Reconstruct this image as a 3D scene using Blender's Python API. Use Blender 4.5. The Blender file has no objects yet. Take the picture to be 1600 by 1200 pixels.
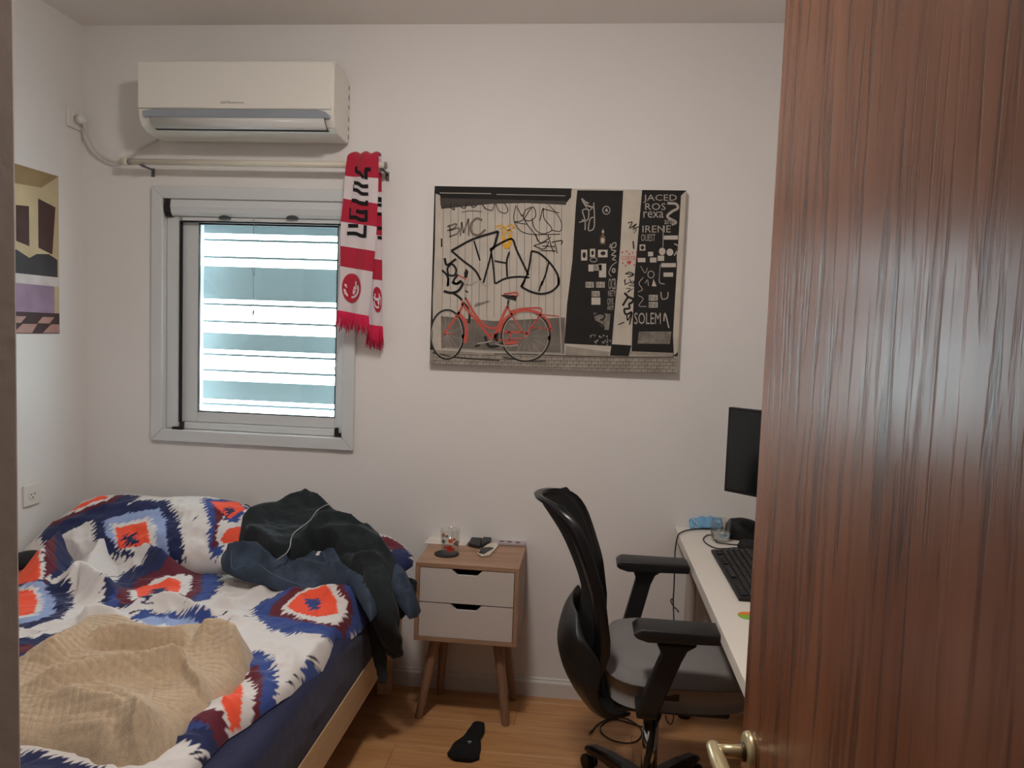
import bpy, bmesh, math, random
import numpy as np
from mathutils import Vector, Matrix

random.seed(7)
rng = np.random.default_rng(7)
SC = bpy.context.scene
COL = SC.collection

# ------------------------------------------------------------------ camera, sky, lamp, exposure
CAM_H = 1.484
F_PX = 1180.0
_yaw, _pit, _rol = math.radians(-5.6), math.radians(-4.0), math.radians(2.07)
FWD = np.array([math.sin(_yaw)*math.cos(_pit), math.cos(_yaw)*math.cos(_pit), math.sin(_pit)])
_r = np.cross(FWD, [0, 0, 1.0]); _r /= np.linalg.norm(_r)
_u = np.cross(_r, FWD)
RGT = math.cos(_rol)*_r + math.sin(_rol)*_u
UPV = math.cos(_rol)*_u - math.sin(_rol)*_r
CPOS = np.array([0.0, 0.0, CAM_H])
cam_data = bpy.data.cameras.new('camera')
cam_data.sensor_fit = 'HORIZONTAL'
cam_data.sensor_width = 36.0
cam_data.lens = 36.0*F_PX/1600.0
cam_data.clip_start = 0.02
cam = bpy.data.objects.new('camera', cam_data)
COL.objects.link(cam)
cam.matrix_world = Matrix(((RGT[0], UPV[0], -FWD[0], 0), (RGT[1], UPV[1], -FWD[1], 0), (RGT[2], UPV[2], -FWD[2], CAM_H), (0, 0, 0, 1)))
SC.camera = cam

world = bpy.data.worlds.new('sky'); SC.world = world
world.use_nodes = True
_bg = world.node_tree.nodes['Background']
_bg.inputs[0].default_value = (0.80, 0.92, 1.0, 1)      # bright overcast daylight
_bg.inputs[1].default_value = 15.0

LAMP = (-0.38, 1.47)
LAMP_GLOW = 172.0                                        # radiance of its opal dome

SC.view_settings.view_transform = 'Standard'
SC.view_settings.look = 'None'
SC.view_settings.gamma = 1.0
SC.view_settings.use_curve_mapping = False
SC.view_settings.exposure = 0.0

# ------------------------------------------------------------------ pixel rays (1600 x 1200 frame)
def ray(px, py):
    return FWD + RGT*((px-800)/F_PX) - UPV*((py-600)/F_PX)
def Yp(px, py, y):
    d = ray(px, py); return CPOS + d*(y/d[1])
def Zp(px, py, z):
    d = ray(px, py); return CPOS + d*((z-CAM_H)/d[2])
def Xp(px, py, x):
    d = ray(px, py); return CPOS + d*(x/d[0])

# ------------------------------------------------------------------ materials
def lin(c):
    out = []
    for v in c:
        v = v/255.0
        out.append(v/12.92 if v <= 0.04045 else ((v+0.055)/1.055)**2.4)
    return tuple(out)
MATS = {}
def M(name, col=(200, 200, 200), rough=0.55, metal=0.0, bump=None, var=None, spec=0.5, coat=0.0, sheen=0.0, attr=None,
      transmission=0.0, ior=1.45, emit=None, subtone=None):
    if name in MATS: return MATS[name]
    m = bpy.data.materials.new(name); m.use_nodes = True
    nt = m.node_tree; b = nt.nodes['Principled BSDF']
    c = lin(col) + (1,)
    b.inputs['Base Color'].default_value = c
    b.inputs['Roughness'].default_value = rough
    b.inputs['Metallic'].default_value = metal
    b.inputs['Specular IOR Level'].default_value = spec
    b.inputs['Coat Weight'].default_value = coat
    b.inputs['Sheen Weight'].default_value = sheen
    b.inputs['Transmission Weight'].default_value = transmission
    b.inputs['IOR'].default_value = ior
    tc = nt.nodes.new('ShaderNodeTexCoord')
    if attr:
        a = nt.nodes.new('ShaderNodeVertexColor'); a.layer_name = attr
        nt.links.new(a.outputs['Color'], b.inputs['Base Color'])
    if var:      # (scale, amount)
        n = nt.nodes.new('ShaderNodeTexNoise'); n.inputs['Scale'].default_value = var[0]; n.inputs['Detail'].default_value = 5
        nt.links.new(tc.outputs['Object'], n.inputs['Vector'])
        hs = nt.nodes.new('ShaderNodeHueSaturation')
        mr = nt.nodes.new('ShaderNodeMapRange')
        mr.inputs[1].default_value = 0.3; mr.inputs[2].default_value = 0.7
        mr.inputs[3].default_value = 1-var[1]; mr.inputs[4].default_value = 1+var[1]
        nt.links.new(n.outputs['Fac'], mr.inputs[0]); nt.links.new(mr.outputs[0], hs.inputs['Value'])
        if attr: nt.links.new(a.outputs['Color'], hs.inputs['Color'])
        else: hs.inputs['Color'].default_value = c
        nt.links.new(hs.outputs[0], b.inputs['Base Color'])
    if bump:     # (scale, strength, distance)
        n = nt.nodes.new('ShaderNodeTexNoise'); n.inputs['Scale'].default_value = bump[0]; n.inputs['Detail'].default_value = 4
        nt.links.new(tc.outputs['Object'], n.inputs['Vector'])
        bp = nt.nodes.new('ShaderNodeBump'); bp.inputs['Strength'].default_value = bump[1]
        bp.inputs['Distance'].default_value = bump[2] if len(bump) > 2 else 0.002
        nt.links.new(n.outputs['Fac'], bp.inputs['Height']); nt.links.new(bp.outputs[0], b.inputs['Normal'])
    if emit:
        b.inputs['Emission Color'].default_value = lin(emit[0]) + (1,)
        b.inputs['Emission Strength'].default_value = emit[1]
    MATS[name] = m
    return m

def wood(name, dark, mid, light, scale=(1, 30, 1.2), rough=0.4, streak=0.55, coat=0.0, fine=6.0, per_object=0.0, bump=0.15):
    """grain stretched along the axis with the smallest scale"""
    if name in MATS: return MATS[name]
    m = bpy.data.materials.new(name); m.use_nodes = True
    nt = m.node_tree; b = nt.nodes['Principled BSDF']
    b.inputs['Roughness'].default_value = rough; b.inputs['Coat Weight'].default_value = coat
    b.inputs['Coat Roughness'].default_value = 0.25
    tc = nt.nodes.new('ShaderNodeTexCoord')
    mp = nt.nodes.new('ShaderNodeMapping'); mp.inputs['Scale'].default_value = scale
    nt.links.new(tc.outputs['Object'], mp.inputs['Vector'])
    src = mp.outputs[0]
    if per_object:
        oi = nt.nodes.new('ShaderNodeObjectInfo')
        ml = nt.nodes.new('ShaderNodeMath'); ml.operation = 'MULTIPLY'; ml.inputs[1].default_value = 37.0
        nt.links.new(oi.outputs['Random'], ml.inputs[0])
        cb = nt.nodes.new('ShaderNodeCombineXYZ'); nt.links.new(ml.outputs[0], cb.inputs[2]); nt.links.new(ml.outputs[0], cb.inputs[0])
        ad = nt.nodes.new('ShaderNodeVectorMath'); ad.operation = 'ADD'
        nt.links.new(src, ad.inputs[0]); nt.links.new(cb.outputs[0], ad.inputs[1]); src = ad.outputs[0]
    n1 = nt.nodes.new('ShaderNodeTexNoise'); n1.inputs['Scale'].default_value = 1.0; n1.inputs['Detail'].default_value = 3; n1.inputs['Distortion'].default_value = 0.6
    n2 = nt.nodes.new('ShaderNodeTexNoise'); n2.inputs['Scale'].default_value = fine; n2.inputs['Detail'].default_value = 6; n2.inputs['Distortion'].default_value = 0.5
    nt.links.new(src, n1.inputs['Vector']); nt.links.new(src, n2.inputs['Vector'])
    r1 = nt.nodes.new('ShaderNodeValToRGB')
    e = r1.color_ramp.elements
    e[0].position = 0.30; e[0].color = lin(mid)+(1,); e[1].position = 0.72; e[1].color = lin(light)+(1,)
    nt.links.new(n1.outputs['Fac'], r1.inputs[0])
    r2 = nt.nodes.new('ShaderNodeValToRGB')
    e = r2.color_ramp.elements
    e[0].position = 0.50; e[0].color = (0, 0, 0, 1); e[1].position = 0.64; e[1].color = (streak, streak, streak, 1)
    nt.links.new(n2.outputs['Fac'], r2.inputs[0])
    mx = nt.nodes.new('ShaderNodeMix'); mx.data_type = 'RGBA'
    nt.links.new(r2.outputs[0], mx.inputs['Factor']); nt.links.new(r1.outputs[0], mx.inputs['A']); mx.inputs['B'].default_value = lin(dark)+(1,)
    out = mx.outputs['Result']
    if per_object:
        hs = nt.nodes.new('ShaderNodeHueSaturation'); mr = nt.nodes.new('ShaderNodeMapRange')
        mr.inputs[3].default_value = 1-per_object; mr.inputs[4].default_value = 1+per_object
        nt.links.new(oi.outputs['Random'], mr.inputs[0]); nt.links.new(mr.outputs[0], hs.inputs['Value'])
        nt.links.new(out, hs.inputs['Color']); out = hs.outputs[0]
    nt.links.new(out, b.inputs['Base Color'])
    if bump:
        bp = nt.nodes.new('ShaderNodeBump'); bp.inputs['Strength'].default_value = bump; bp.inputs['Distance'].default_value = 0.001
        bp.invert = True
        nt.links.new(r2.outputs[0], bp.inputs['Height']); nt.links.new(bp.outputs[0], b.inputs['Normal'])
    MATS[name] = m
    return m

# ------------------------------------------------------------------ object helpers (all verts in world metres)
ORG = {}
def _props(o, label, cat, group, kind):
    if label: o['label'] = label
    if cat: o['category'] = cat
    if group: o['group'] = group
    if kind: o['kind'] = kind
def thing(name, loc, label, cat, group=None, kind=None):
    o = bpy.data.objects.new(name, None); COL.objects.link(o)
    o.empty_display_size = 0.05
    o.location = loc; ORG[o] = np.array(loc, float)
    _props(o, label, cat, group, kind)
    return o
def make(name, verts, faces, mat, parent=None, smooth=False, label=None, cat=None, group=None, kind=None,
         bevel=0.0, segs=2, colors=None, mats=None, fmat=None, subsurf=0, solid=0.0):
    v = np.asarray(verts, float)
    org = np.array([(v[:, 0].min()+v[:, 0].max())/2, (v[:, 1].min()+v[:, 1].max())/2, v[:, 2].min()])
    me = bpy.data.meshes.new(name)
    me.from_pydata((v-org).tolist(), [], [list(map(int, f)) for f in faces])
    for m_ in (mats or [mat]): me.materials.append(m_)
    if fmat is not None:
        me.polygons.foreach_set('material_index', np.asarray(fmat, dtype=np.int32))
    if colors is not None:
        ca = me.color_attributes.new('print', 'FLOAT_COLOR', 'POINT')
        ca.data.foreach_set('color', np.concatenate([colors, np.ones((len(colors), 1))], 1).astype(np.float32).ravel())
    me.validate(); me.update()
    if smooth: me.polygons.foreach_set('use_smooth', np.ones(len(me.polygons), bool))
    o = bpy.data.objects.new(name, me); COL.objects.link(o)
    if parent is not None:
        o.parent = parent; o.location = org-ORG[parent]
    else:
        o.location = org
    ORG[o] = org
    if bevel:
        b = o.modifiers.new('bevel', 'BEVEL'); b.width = bevel; b.segments = segs; b.limit_method = 'ANGLE'; b.angle_limit = math.radians(35)
    if solid:
        s = o.modifiers.new('solidify', 'SOLIDIFY'); s.thickness = solid; s.offset = -1
    if subsurf:
        s = o.modifiers.new('subsurf', 'SUBSURF'); s.levels = subsurf; s.render_levels = subsurf
    _props(o, label, cat, group, kind)
    return o
def boxv(x0, x1, y0, y1, z0, z1):
    v = [(x0, y0, z0), (x1, y0, z0), (x1, y1, z0), (x0, y1, z0), (x0, y0, z1), (x1, y0, z1), (x1, y1, z1), (x0, y1, z1)]
    f = [(3, 2, 1, 0), (4, 5, 6, 7), (0, 1, 5, 4), (1, 2, 6, 5), (2, 3, 7, 6), (3, 0, 4, 7)]
    return v, f
def join(*parts):
    V, F = [], []
    for v, f in parts:
        n = len(V); V += [tuple(p) for p in v]; F += [tuple(i+n for i in q) for q in f]
    return V, F
def box(name, x0, x1, y0, y1, z0, z1, mat, parent=None, bevel=0.0, **k):
    v, f = boxv(x0, x1, y0, y1, z0, z1)
    return make(name, v, f, mat, parent, bevel=bevel, **k)
def obox(c, ex, ey, ez, hx, hy, hz):
    """oriented box from centre, unit axes and half sizes"""
    c = np.array(c, float); v, f = boxv(-1, 1, -1, 1, -1, 1)
    return [tuple(c+np.array(ex)*p[0]*hx+np.array(ey)*p[1]*hy+np.array(ez)*p[2]*hz) for p in v], f
def prism(poly2, to3, depth_vec):
    """extrude a planar outline"""
    n = len(poly2); a = [np.array(to3(*p), float) for p in poly2]; d = np.array(depth_vec, float)
    v = [tuple(p) for p in a]+[tuple(p+d) for p in a]
    f = [tuple(range(n)), tuple(range(2*n-1, n-1, -1))]
    for i in range(n):
        j = (i+1) % n; f.append((j, i, i+n, j+n))
    return v, f
def smoothpath(pts, n):
    """Catmull-Rom resample"""
    P = np.array(pts, float)
    if len(P) < 3:
        t = np.linspace(0, 1, n)[:, None]; return P[0]*(1-t)+P[-1]*t
    Q = np.vstack([2*P[0]-P[1], P, 2*P[-1]-P[-2]])
    out = []
    for t in np.linspace(0, len(P)-1-1e-6, n):
        i = int(t); u = t-i; p0, p1, p2, p3 = Q[i:i+4]
        out.append(0.5*((2*p1)+(-p0+p2)*u+(2*p0-5*p1+4*p2-p3)*u*u+(-p0+3*p1-3*p2+p3)*u**3))
    return np.array(out)
def tube(pts, r, segs=10, closed=False, caps=True, flat=None, n=None, wob=0.0):
    """round (or flattened: flat=(axis, factor)) tube along a path; r scalar or list"""
    P = smoothpath(pts, n) if n else np.array(pts, float)
    k = len(P); R_ = np.full(k, r, float) if np.isscalar(r) else np.interp(np.linspace(0, 1, k), np.linspace(0, 1, len(r)), r)
    V, F = [], []
    prev = None
    for i in range(k):
        t = (P[(i+1) % k]-P[i-1]) if closed else (P[min(i+1, k-1)]-P[max(i-1, 0)])
        t = t/(np.linalg.norm(t)+1e-9)
        if prev is None:
            a = np.cross(t, [0, 0, 1.0]) if abs(t[2]) < 0.9 else np.cross(t, [0, 1.0, 0])
        else:
            a = prev-t*(prev@t)
        a = a/np.linalg.norm(a); b = np.cross(t, a); prev = a
        for s in range(segs):
            th = 2*math.pi*s/segs
            rr = R_[i]*(1+wob*math.sin(3*th+i*0.35)*math.cos(i*0.21+th)+0.5*wob*math.sin(7*th-i*0.23)*math.sin(i*0.4+2*th))
            off = (a*math.cos(th)+b*math.sin(th))*rr
            if flat is not None:
                ax = np.array(flat[0], float); off = off+ax*(off@ax)*(flat[1]-1)
            V.append(tuple(P[i]+off))
    m = k if closed else k-1
    for i in range(m):
        for s in range(segs):
            j = (i+1) % k
            F.append((i*segs+s, i*segs+(s+1) % segs, j*segs+(s+1) % segs, j*segs+s))
    if caps and not closed:
        F.append(tuple(reversed(range(segs)))); F.append(tuple((k-1)*segs+s for s in range(segs)))
    return V, F
def lathe(profile, c, segs=32, axis=(0, 0, 1), closed_top=False):
    """profile list of (radius, height) around an axis through c"""
    ax = np.array(axis, float); ax /= np.linalg.norm(ax)
    a = np.cross(ax, [0, 0, 1.0]) if abs(ax[2]) < 0.9 else np.array([1.0, 0, 0]); a /= np.linalg.norm(a); b = np.cross(ax, a)
    V, F = [], []
    for r, h in profile:
        for s in range(segs):
            th = 2*math.pi*s/segs
            V.append(tuple(np.array(c)+ax*h+(a*math.cos(th)+b*math.sin(th))*r))
    for i in range(len(profile)-1):
        for s in range(segs):
            F.append((i*segs+s, i*segs+(s+1) % segs, (i+1)*segs+(s+1) % segs, (i+1)*segs+s))
    if profile[0][0] > 1e-6: F.append(tuple(reversed(range(segs))))
    if profile[-1][0] > 1e-6: F.append(tuple((len(profile)-1)*segs+s for s in range(segs)))
    return V, F
def ribbon(S, pts, w, off, n=None, taper=False):
    """flat painted stroke on surface S(a, b, off); pts and w in surface units"""
    P = smoothpath(pts, n or max(2, 4*len(pts)))if len(pts) > 2 else np.array(pts, float)
    V, F = [], []; k = len(P)
    for i in range(k):
        t = P[min(i+1, k-1)]-P[max(i-1, 0)]; t = t/(np.linalg.norm(t)+1e-9); nn = np.array([-t[1], t[0]])
        ww = w*(0.35+0.65*math.sin(math.pi*min(max(i/(k-1), 0.08), 0.92))) if taper else w
        for s in (-1, 1):
            q = P[i]+nn*s*ww/2; V.append(tuple(S(q[0], q[1], off)))
    for i in range(k-1): F.append((2*i, 2*i+1, 2*i+3, 2*i+2))
    return V, F
def blob(S, poly, off):
    return [tuple(S(p[0], p[1], off)) for p in poly], [tuple(range(len(poly)))]
def ellipse(cx, cy, rx, ry, n=20):
    return [(cx+rx*math.cos(2*math.pi*i/n), cy+ry*math.sin(2*math.pi*i/n)) for i in range(n)]
_TXT = {}
def text_shape(body):
    """flat outline of a word, width and height normalised to its own box"""
    if body in _TXT: return _TXT[body]
    cu = bpy.data.curves.new('t', 'FONT'); cu.body = body; cu.size = 1.0; cu.resolution_u = 2
    ob = bpy.data.objects.new('t', cu); COL.objects.link(ob)
    dg = bpy.context.evaluated_depsgraph_get()
    me = ob.evaluated_get(dg).to_mesh()
    v = np.array([p.co[:2] for p in me.vertices]); f = [tuple(p.vertices) for p in me.polygons]
    ob.evaluated_get(dg).to_mesh_clear()
    bpy.data.objects.remove(ob); bpy.data.curves.remove(cu)
    lo, hi = v.min(0), v.max(0); v = (v-lo)/(hi-lo)
    _TXT[body] = (v, f)
    return v, f
def text_on(S, body, x0, x1, y0, y1, off):
    """word filling the box; y1 is the top side of the letters"""
    v, f = text_shape(body)
    return [tuple(S(x0+(x1-x0)*p[0], y0+(y1-y0)*p[1], off)) for p in v], f

# ------------------------------------------------------------------ noise and height fields
def _hash(ix, iy, seed):
    h = (ix.astype(np.int64)*374761393+iy.astype(np.int64)*668265263+seed*1442695041) & 0x7fffffff
    h = ((h ^ (h >> 13))*1274126177) & 0x7fffffff
    return ((h ^ (h >> 16)) & 0xffff)/65535.0
def vnoise(x, y, seed=0):
    ix, iy = np.floor(x), np.floor(y); fx, fy = x-ix, y-iy
    fx = fx*fx*(3-2*fx); fy = fy*fy*(3-2*fy)
    a = _hash(ix, iy, seed); b = _hash(ix+1, iy, seed); c = _hash(ix, iy+1, seed); d = _hash(ix+1, iy+1, seed)
    return (a*(1-fx)+b*fx)*(1-fy)+(c*(1-fx)+d*fx)*fy
def fbm(x, y, seed=0, octv=4):
    s = 0; a = 0.5
    for o in range(octv):
        s = s+a*vnoise(x*2**o, y*2**o, seed+o*17); a *= 0.5
    return s
def creases(x, y, seed=0):
    """sharp fold lines"""
    return 1-np.abs(2*fbm(x, y, seed, 3)-0.9)
def seg_dist(X, Y, pts, closed=False):
    P = np.array(pts, float); n = len(P); best = np.full(X.shape, 1e9); bx = np.zeros(X.shape); by = np.zeros(X.shape)
    for i in range(n if closed else n-1):
        a, b = P[i], P[(i+1) % n]; d = b-a; L = d@d+1e-12
        t = np.clip(((X-a[0])*d[0]+(Y-a[1])*d[1])/L, 0, 1)
        qx, qy = a[0]+t*d[0], a[1]+t*d[1]; dd = np.hypot(X-qx, Y-qy)
        m = dd < best; best[m] = dd[m]; bx[m] = qx[m]; by[m] = qy[m]
    return best, bx, by
def inside(X, Y, poly):
    P = np.array(poly, float); r = np.zeros(X.shape, bool); n = len(P); j = n-1
    for i in range(n):
        xi, yi, xj, yj = P[i][0], P[i][1], P[j][0], P[j][1]
        c = ((yi > Y) != (yj > Y)) & (X < (xj-xi)*(Y-yi)/((yj-yi)+1e-15)+xi)
        r ^= c; j = i
    return r
class Frame:
    def __init__(s, o, ea, eb):
        s.o = np.array(o, float); s.ea = np.array(ea, float)/np.linalg.norm(ea); s.eb = np.array(eb, float)/np.linalg.norm(eb)
        s.en = np.cross(s.ea, s.eb)
    def pix(s, px, py, h=0.0):
        d = ray(px, py); o = s.o+s.en*h
        p = CPOS+d*(((o-CPOS)@s.en)/(d@s.en))-s.o
        return (float(p@s.ea), float(p@s.eb))
    def hits(s, pts, hf):
        # photo points carried onto the cloth surface
        h = np.full(len(pts), 0.05)
        for _ in range(5):
            ab = np.array([s.pix(x, y, k) for (x, y), k in zip(pts, h)])
            h = 0.5*h+0.5*hf(ab[:, 0], ab[:, 1], np.full(len(pts), 0.1))
        return [tuple(q) for q in ab]
    def pt(s, a, b, h):
        return s.o+s.ea*a+s.eb*b+s.en*h
def ridges(A, B, strokes):
    """fold crests along strokes, fading towards both ends; crests merge instead of piling up"""
    pos = np.zeros(A.shape); neg = np.zeros(A.shape)
    for pts, w, amp in strokes:
        P = smoothpath(pts, 40); best = np.full(A.shape, 1e9); bt = np.zeros(A.shape)
        for i in range(39):
            p, q = P[i], P[i+1]; e = q-p; L = e@e+1e-12
            t = np.clip(((A-p[0])*e[0]+(B-p[1])*e[1])/L, 0, 1)
            dd = (A-p[0]-t*e[0])**2+(B-p[1]-t*e[1])**2
            m = dd < best; best[m] = dd[m]; bt[m] = (i+t[m])/39.0
        k = np.exp(-(np.sqrt(best)/w)**1.5)*np.clip(np.sin(math.pi*np.clip(bt, 0.0, 1.0))*1.5+0.12, 0, 1)*abs(amp)
        if amp > 0: pos = pos+k**3
        else: neg = np.maximum(neg, k)
    return pos**(1/3.0)-neg
def patch(name, fr, poly, res, hfun, mat, colfun=None, back=0.0, **k):
    """cloth lying over a plane: outline in plane units, height from hfun(A, B, edge_distance)"""
    P = np.array(poly); a0, b0 = P.min(0)-res; a1, b1 = P.max(0)+res
    na, nb = int((a1-a0)/res)+2, int((b1-b0)/res)+2
    A, B = np.meshgrid(a0+res*np.arange(na), b0+res*np.arange(nb), indexing='ij')
    ins = inside(A, B, poly); d, qx, qy = seg_dist(A, B, poly, True)
    snap = (~ins) & (d < res*1.45)
    A = np.where(snap, qx, A); B = np.where(snap, qy, B); d = np.where(ins, d, 0.0)
    H = hfun(A, B, d)
    ok = ins | snap
    idx = np.arange(na*nb).reshape(na, nb)
    q = np.stack([idx[:-1, :-1], idx[1:, :-1], idx[1:, 1:], idx[:-1, 1:]], -1).reshape(-1, 4)
    okf = ok.ravel()[q].all(1) & ins.ravel()[q].any(1)
    q = q[okf]; used = np.unique(q); remap = np.full(na*nb, -1); remap[used] = np.arange(len(used))
    Af, Bf, Hf = A.ravel()[used], B.ravel()[used], H.ravel()[used]
    V = fr.o+np.outer(Af, fr.ea)+np.outer(Bf, fr.eb)+np.outer(Hf, fr.en)
    cols = colfun(Af, Bf) if colfun else None
    Q = remap[q]
    if back:                                   # closed body: flatter underside
        V2 = fr.o+np.outer(Af, fr.ea)+np.outer(Bf, fr.eb)+np.outer(np.minimum(Hf-0.004, -back*Hf), fr.en)
        Q = np.concatenate([Q, Q[:, ::-1]+len(V)]); V = np.concatenate([V, V2])
        if cols is not None: cols = np.concatenate([cols, cols])
    o = make(name, V, Q, mat, smooth=True, colors=cols, **k)
    return o
def rounded(d, w, t):
    u = np.clip(d/w, 0, 1); return t*np.sqrt(np.clip(1-(1-u)**2, 0, 1))

# ================================================================== THE ROOM
D = 3.0; XL, XR = -2.12, 1.0; ZC = 2.672
FY0, FY1 = 0.06, 0.20                      # wall with the door opening
paint = M('wall_paint', (226, 223, 220), rough=0.85, bump=(90, 0.12, 0.0015), var=(1.6, 0.012), spec=0.3)
ceil_paint = M('ceiling_paint', (236, 231, 226), rough=0.95, bump=(70, 0.1, 0.001), spec=0.2)
white_trim = M('white_trim', (214, 211, 207), rough=0.5, bump=(40, 0.05, 0.0005))

# window opening in the back wall
WX0, WX1 = Yp(257, 490, D)[0], Yp(539, 490, D)[0]
WZ0, WZ1 = 1.022, 1.976
WT = 0.26
wb = join(boxv(XL-0.15, WX0, D, D+WT, 0, ZC), boxv(WX1, XR+0.15, D, D+WT, 0, ZC), boxv(WX0, WX1, D, D+WT, 0, WZ0), boxv(WX0, WX1, D, D+WT, WZ1, ZC))
make('wall_back', *wb, paint, kind='structure')
box('wall_left', XL-0.15, XL, -1.5, D, 0, ZC, paint, kind='structure')
box('wall_right', XR, XR+0.15, -1.5, D, 0, ZC, paint, kind='structure')
OX0, OX1 = -0.50, 0.31                     # door opening
# thick stretch of wall left of the opening, its arris is what the photo shows at the far left
STUB_Y = 0.63; STUB_X = -0.805*STUB_Y
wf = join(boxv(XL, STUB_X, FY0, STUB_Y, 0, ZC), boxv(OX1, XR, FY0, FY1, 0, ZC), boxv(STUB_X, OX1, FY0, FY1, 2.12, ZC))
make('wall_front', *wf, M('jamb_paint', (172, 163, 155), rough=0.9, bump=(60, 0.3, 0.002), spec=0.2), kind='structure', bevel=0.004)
box('wall_hallway', XL, XR, -1.5, -1.36, 0, ZC, paint, kind='structure')
box('ceiling', XL-0.15, XR+0.15, -1.5, D+WT, ZC, ZC+0.12, ceil_paint, kind='structure')

# laminate floor, every plank its own piece
floor = thing('floor', (-0.5, 1.0, -0.02), None, None, kind='structure')
lam = wood('laminate', (134, 88, 52), (182, 130, 84), (200, 152, 102), scale=(1.1, 16, 1), rough=0.38, streak=0.35, fine=4.0, per_object=0.05, bump=0.03)
box('subfloor', XL-0.15, XR+0.15, -1.5, D+WT, -0.06, -0.009, M('underlay', (60, 44, 30), rough=0.9), floor)
pw = 0.193; yy = -1.5; row = 0; plank_mesh = None
while yy < D:
    off = (row*0.437) % 1.28; x = XL-off
    while x < XR:
        x0, x1 = max(x, XL), min(x+1.28, XR)
        if x1-x0 > 0.02:
            box('plank', x0+0.0004, x1-0.0004, yy+0.0004, min(yy+pw, D)-0.0004, -0.010, 0.0, lam, floor, bevel=0.0006, segs=1)
        x += 1.28
    yy += pw; row += 1

def skirting(name, x0, x1, y, into):
    # profile stepped at the top as in the photo
    prof = [(0, 0), (0.013, 0), (0.013, 0.058), (0.010, 0.064), (0.007, 0.066), (0.006, 0.074), (0.0, 0.076)]
    v, f = prism(prof, lambda a, b: (x0, y+into*a, b), (x1-x0, 0, 0))
    make(name, v, f, white_trim, kind='structure')
skirting('baseboard_back', XL, XR, D, -1)
v, f = prism([(0, 0), (0.013, 0), (0.013, 0.058), (0.010, 0.064), (0.006, 0.074), (0, 0.076)], lambda a, b: (XL+a, STUB_Y, b), (0, D-STUB_Y-0.013, 0))
make('baseboard_left', v, f, white_trim, kind='structure')
v, f = prism([(0, 0), (0.013, 0), (0.013, 0.058), (0.010, 0.064), (0.006, 0.074), (0, 0.076)], lambda a, b: (XR-a, FY1, b), (0, D-FY1-0.013, 0))
make('baseboard_right', v, f, white_trim, kind='structure')

# ------------------------------------------------------------------ window
win = thing('window_1', (WX0/2+WX1/2, D, WZ0), None, None, kind='structure')
alu = M('window_white', (206, 210, 211), rough=0.32, bump=(30, 0.04, 0.0005))
blk = M('black_plastic', (18, 19, 21), rough=0.45)
seal = M('rubber_seal', (22, 24, 26), rough=0.7)
cw = 0.050; ct = 0.018
ox0, ox1, oz0, oz1 = WX0-cw, WX1+cw, WZ0-cw, WZ1+cw
def casing(poly):
    v, f = prism(poly, lambda a, b: (a, D-0.0005, b), (0, -ct, 0))
    make('casing', v, f, alu, win, bevel=0.004, segs=2)
casing([(ox0, oz0), (WX0, WZ0), (WX0, WZ1), (ox0, oz1)])
casing([(ox1, oz0), (ox1, oz1), (WX1, WZ1), (WX1, WZ0)])
casing([(ox0, oz0), (ox1, oz0), (WX1, WZ0), (WX0, WZ0)])
casing([(ox0, oz1), (WX0, WZ1), (WX1, WZ1), (ox1, oz1)])
fx0, fx1 = WX0+0.002, WX1-0.002
box('frame_jamb', fx0, fx0+0.052, D+0.012, D+0.11, WZ0+0.002, WZ1-0.002, alu, win, bevel=0.003)
box('frame_jamb', fx1-0.030, fx1, D+0.012, D+0.11, WZ0+0.002, WZ1-0.002, alu, win, bevel=0.003)
box('frame_sill', fx0+0.052, fx1-0.030, D+0.012, D+0.11, WZ0+0.002, WZ0+0.030, alu, win, bevel=0.003)
box('frame_head', fx0+0.052, fx1-0.030, D+0.012, D+0.11, WZ1-0.075, WZ1-0.002, alu, win, bevel=0.003)
# screen guide with its dark groove
gx = Yp(284, 500, D+0.02)[0]
box('guide_groove', gx-0.004, gx+0.004, D+0.008, D+0.020, WZ0+0.03, WZ1-0.085, seal, win)
# sash
sx0, sx1 = gx-0.004, fx1-0.024
sz0, sz1 = WZ0+0.031, WZ1-0.076
sy0, sy1 = D+0.030, D+0.075
gx0, gx1 = Yp(310, 500, sy0)[0], Yp(526, 500, sy0)[0]
gz0, gz1 = Yp(420, 648, sy0)[2], Yp(420, 351, sy0)[2]
box('sash_stile', sx0, gx0, sy0, sy1, sz0, sz1, alu, win, bevel=0.003)
box('sash_stile', gx1, sx1, sy0, sy1, sz0, sz1, alu, win, bevel=0.003)
box('sash_rail', gx0, gx1, sy0, sy1, sz0, gz0, alu, win, bevel=0.003)
box('sash_rail', gx0, gx1, sy0, sy1, gz1, sz1, alu, win, bevel=0.003)
sl = join(boxv(gx0, gx0+0.003, sy0-0.001, sy0+0.01, gz0, gz1), boxv(gx1-0.003, gx1, sy0-0.001, sy0+0.01, gz0, gz1),
          boxv(gx0, gx1, sy0-0.001, sy0+0.01, gz0, gz0+0.003), boxv(gx0, gx1, sy0-0.001, sy0+0.01, gz1-0.006, gz1))
make('glazing_seal', *sl, seal, win)
glass_mat = bpy.data.materials.new('window_glass'); glass_mat.use_nodes = True
nt = glass_mat.node_tree; nt.nodes.remove(nt.nodes['Principled BSDF'])
tr = nt.nodes.new('ShaderNodeBsdfTransparent'); gl = nt.nodes.new('ShaderNodeBsdfGlossy'); mxs = nt.nodes.new('ShaderNodeMixShader')
tr.inputs[0].default_value = (0.93, 0.97, 0.96, 1); gl.inputs['Roughness'].default_value = 0.02; mxs.inputs[0].default_value = 0.05
nt.links.new(tr.outputs[0], mxs.inputs[1]); nt.links.new(gl.outputs[0], mxs.inputs[2])
nt.links.new(mxs.outputs[0], nt.nodes['Material Output'].inputs[0])
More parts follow.
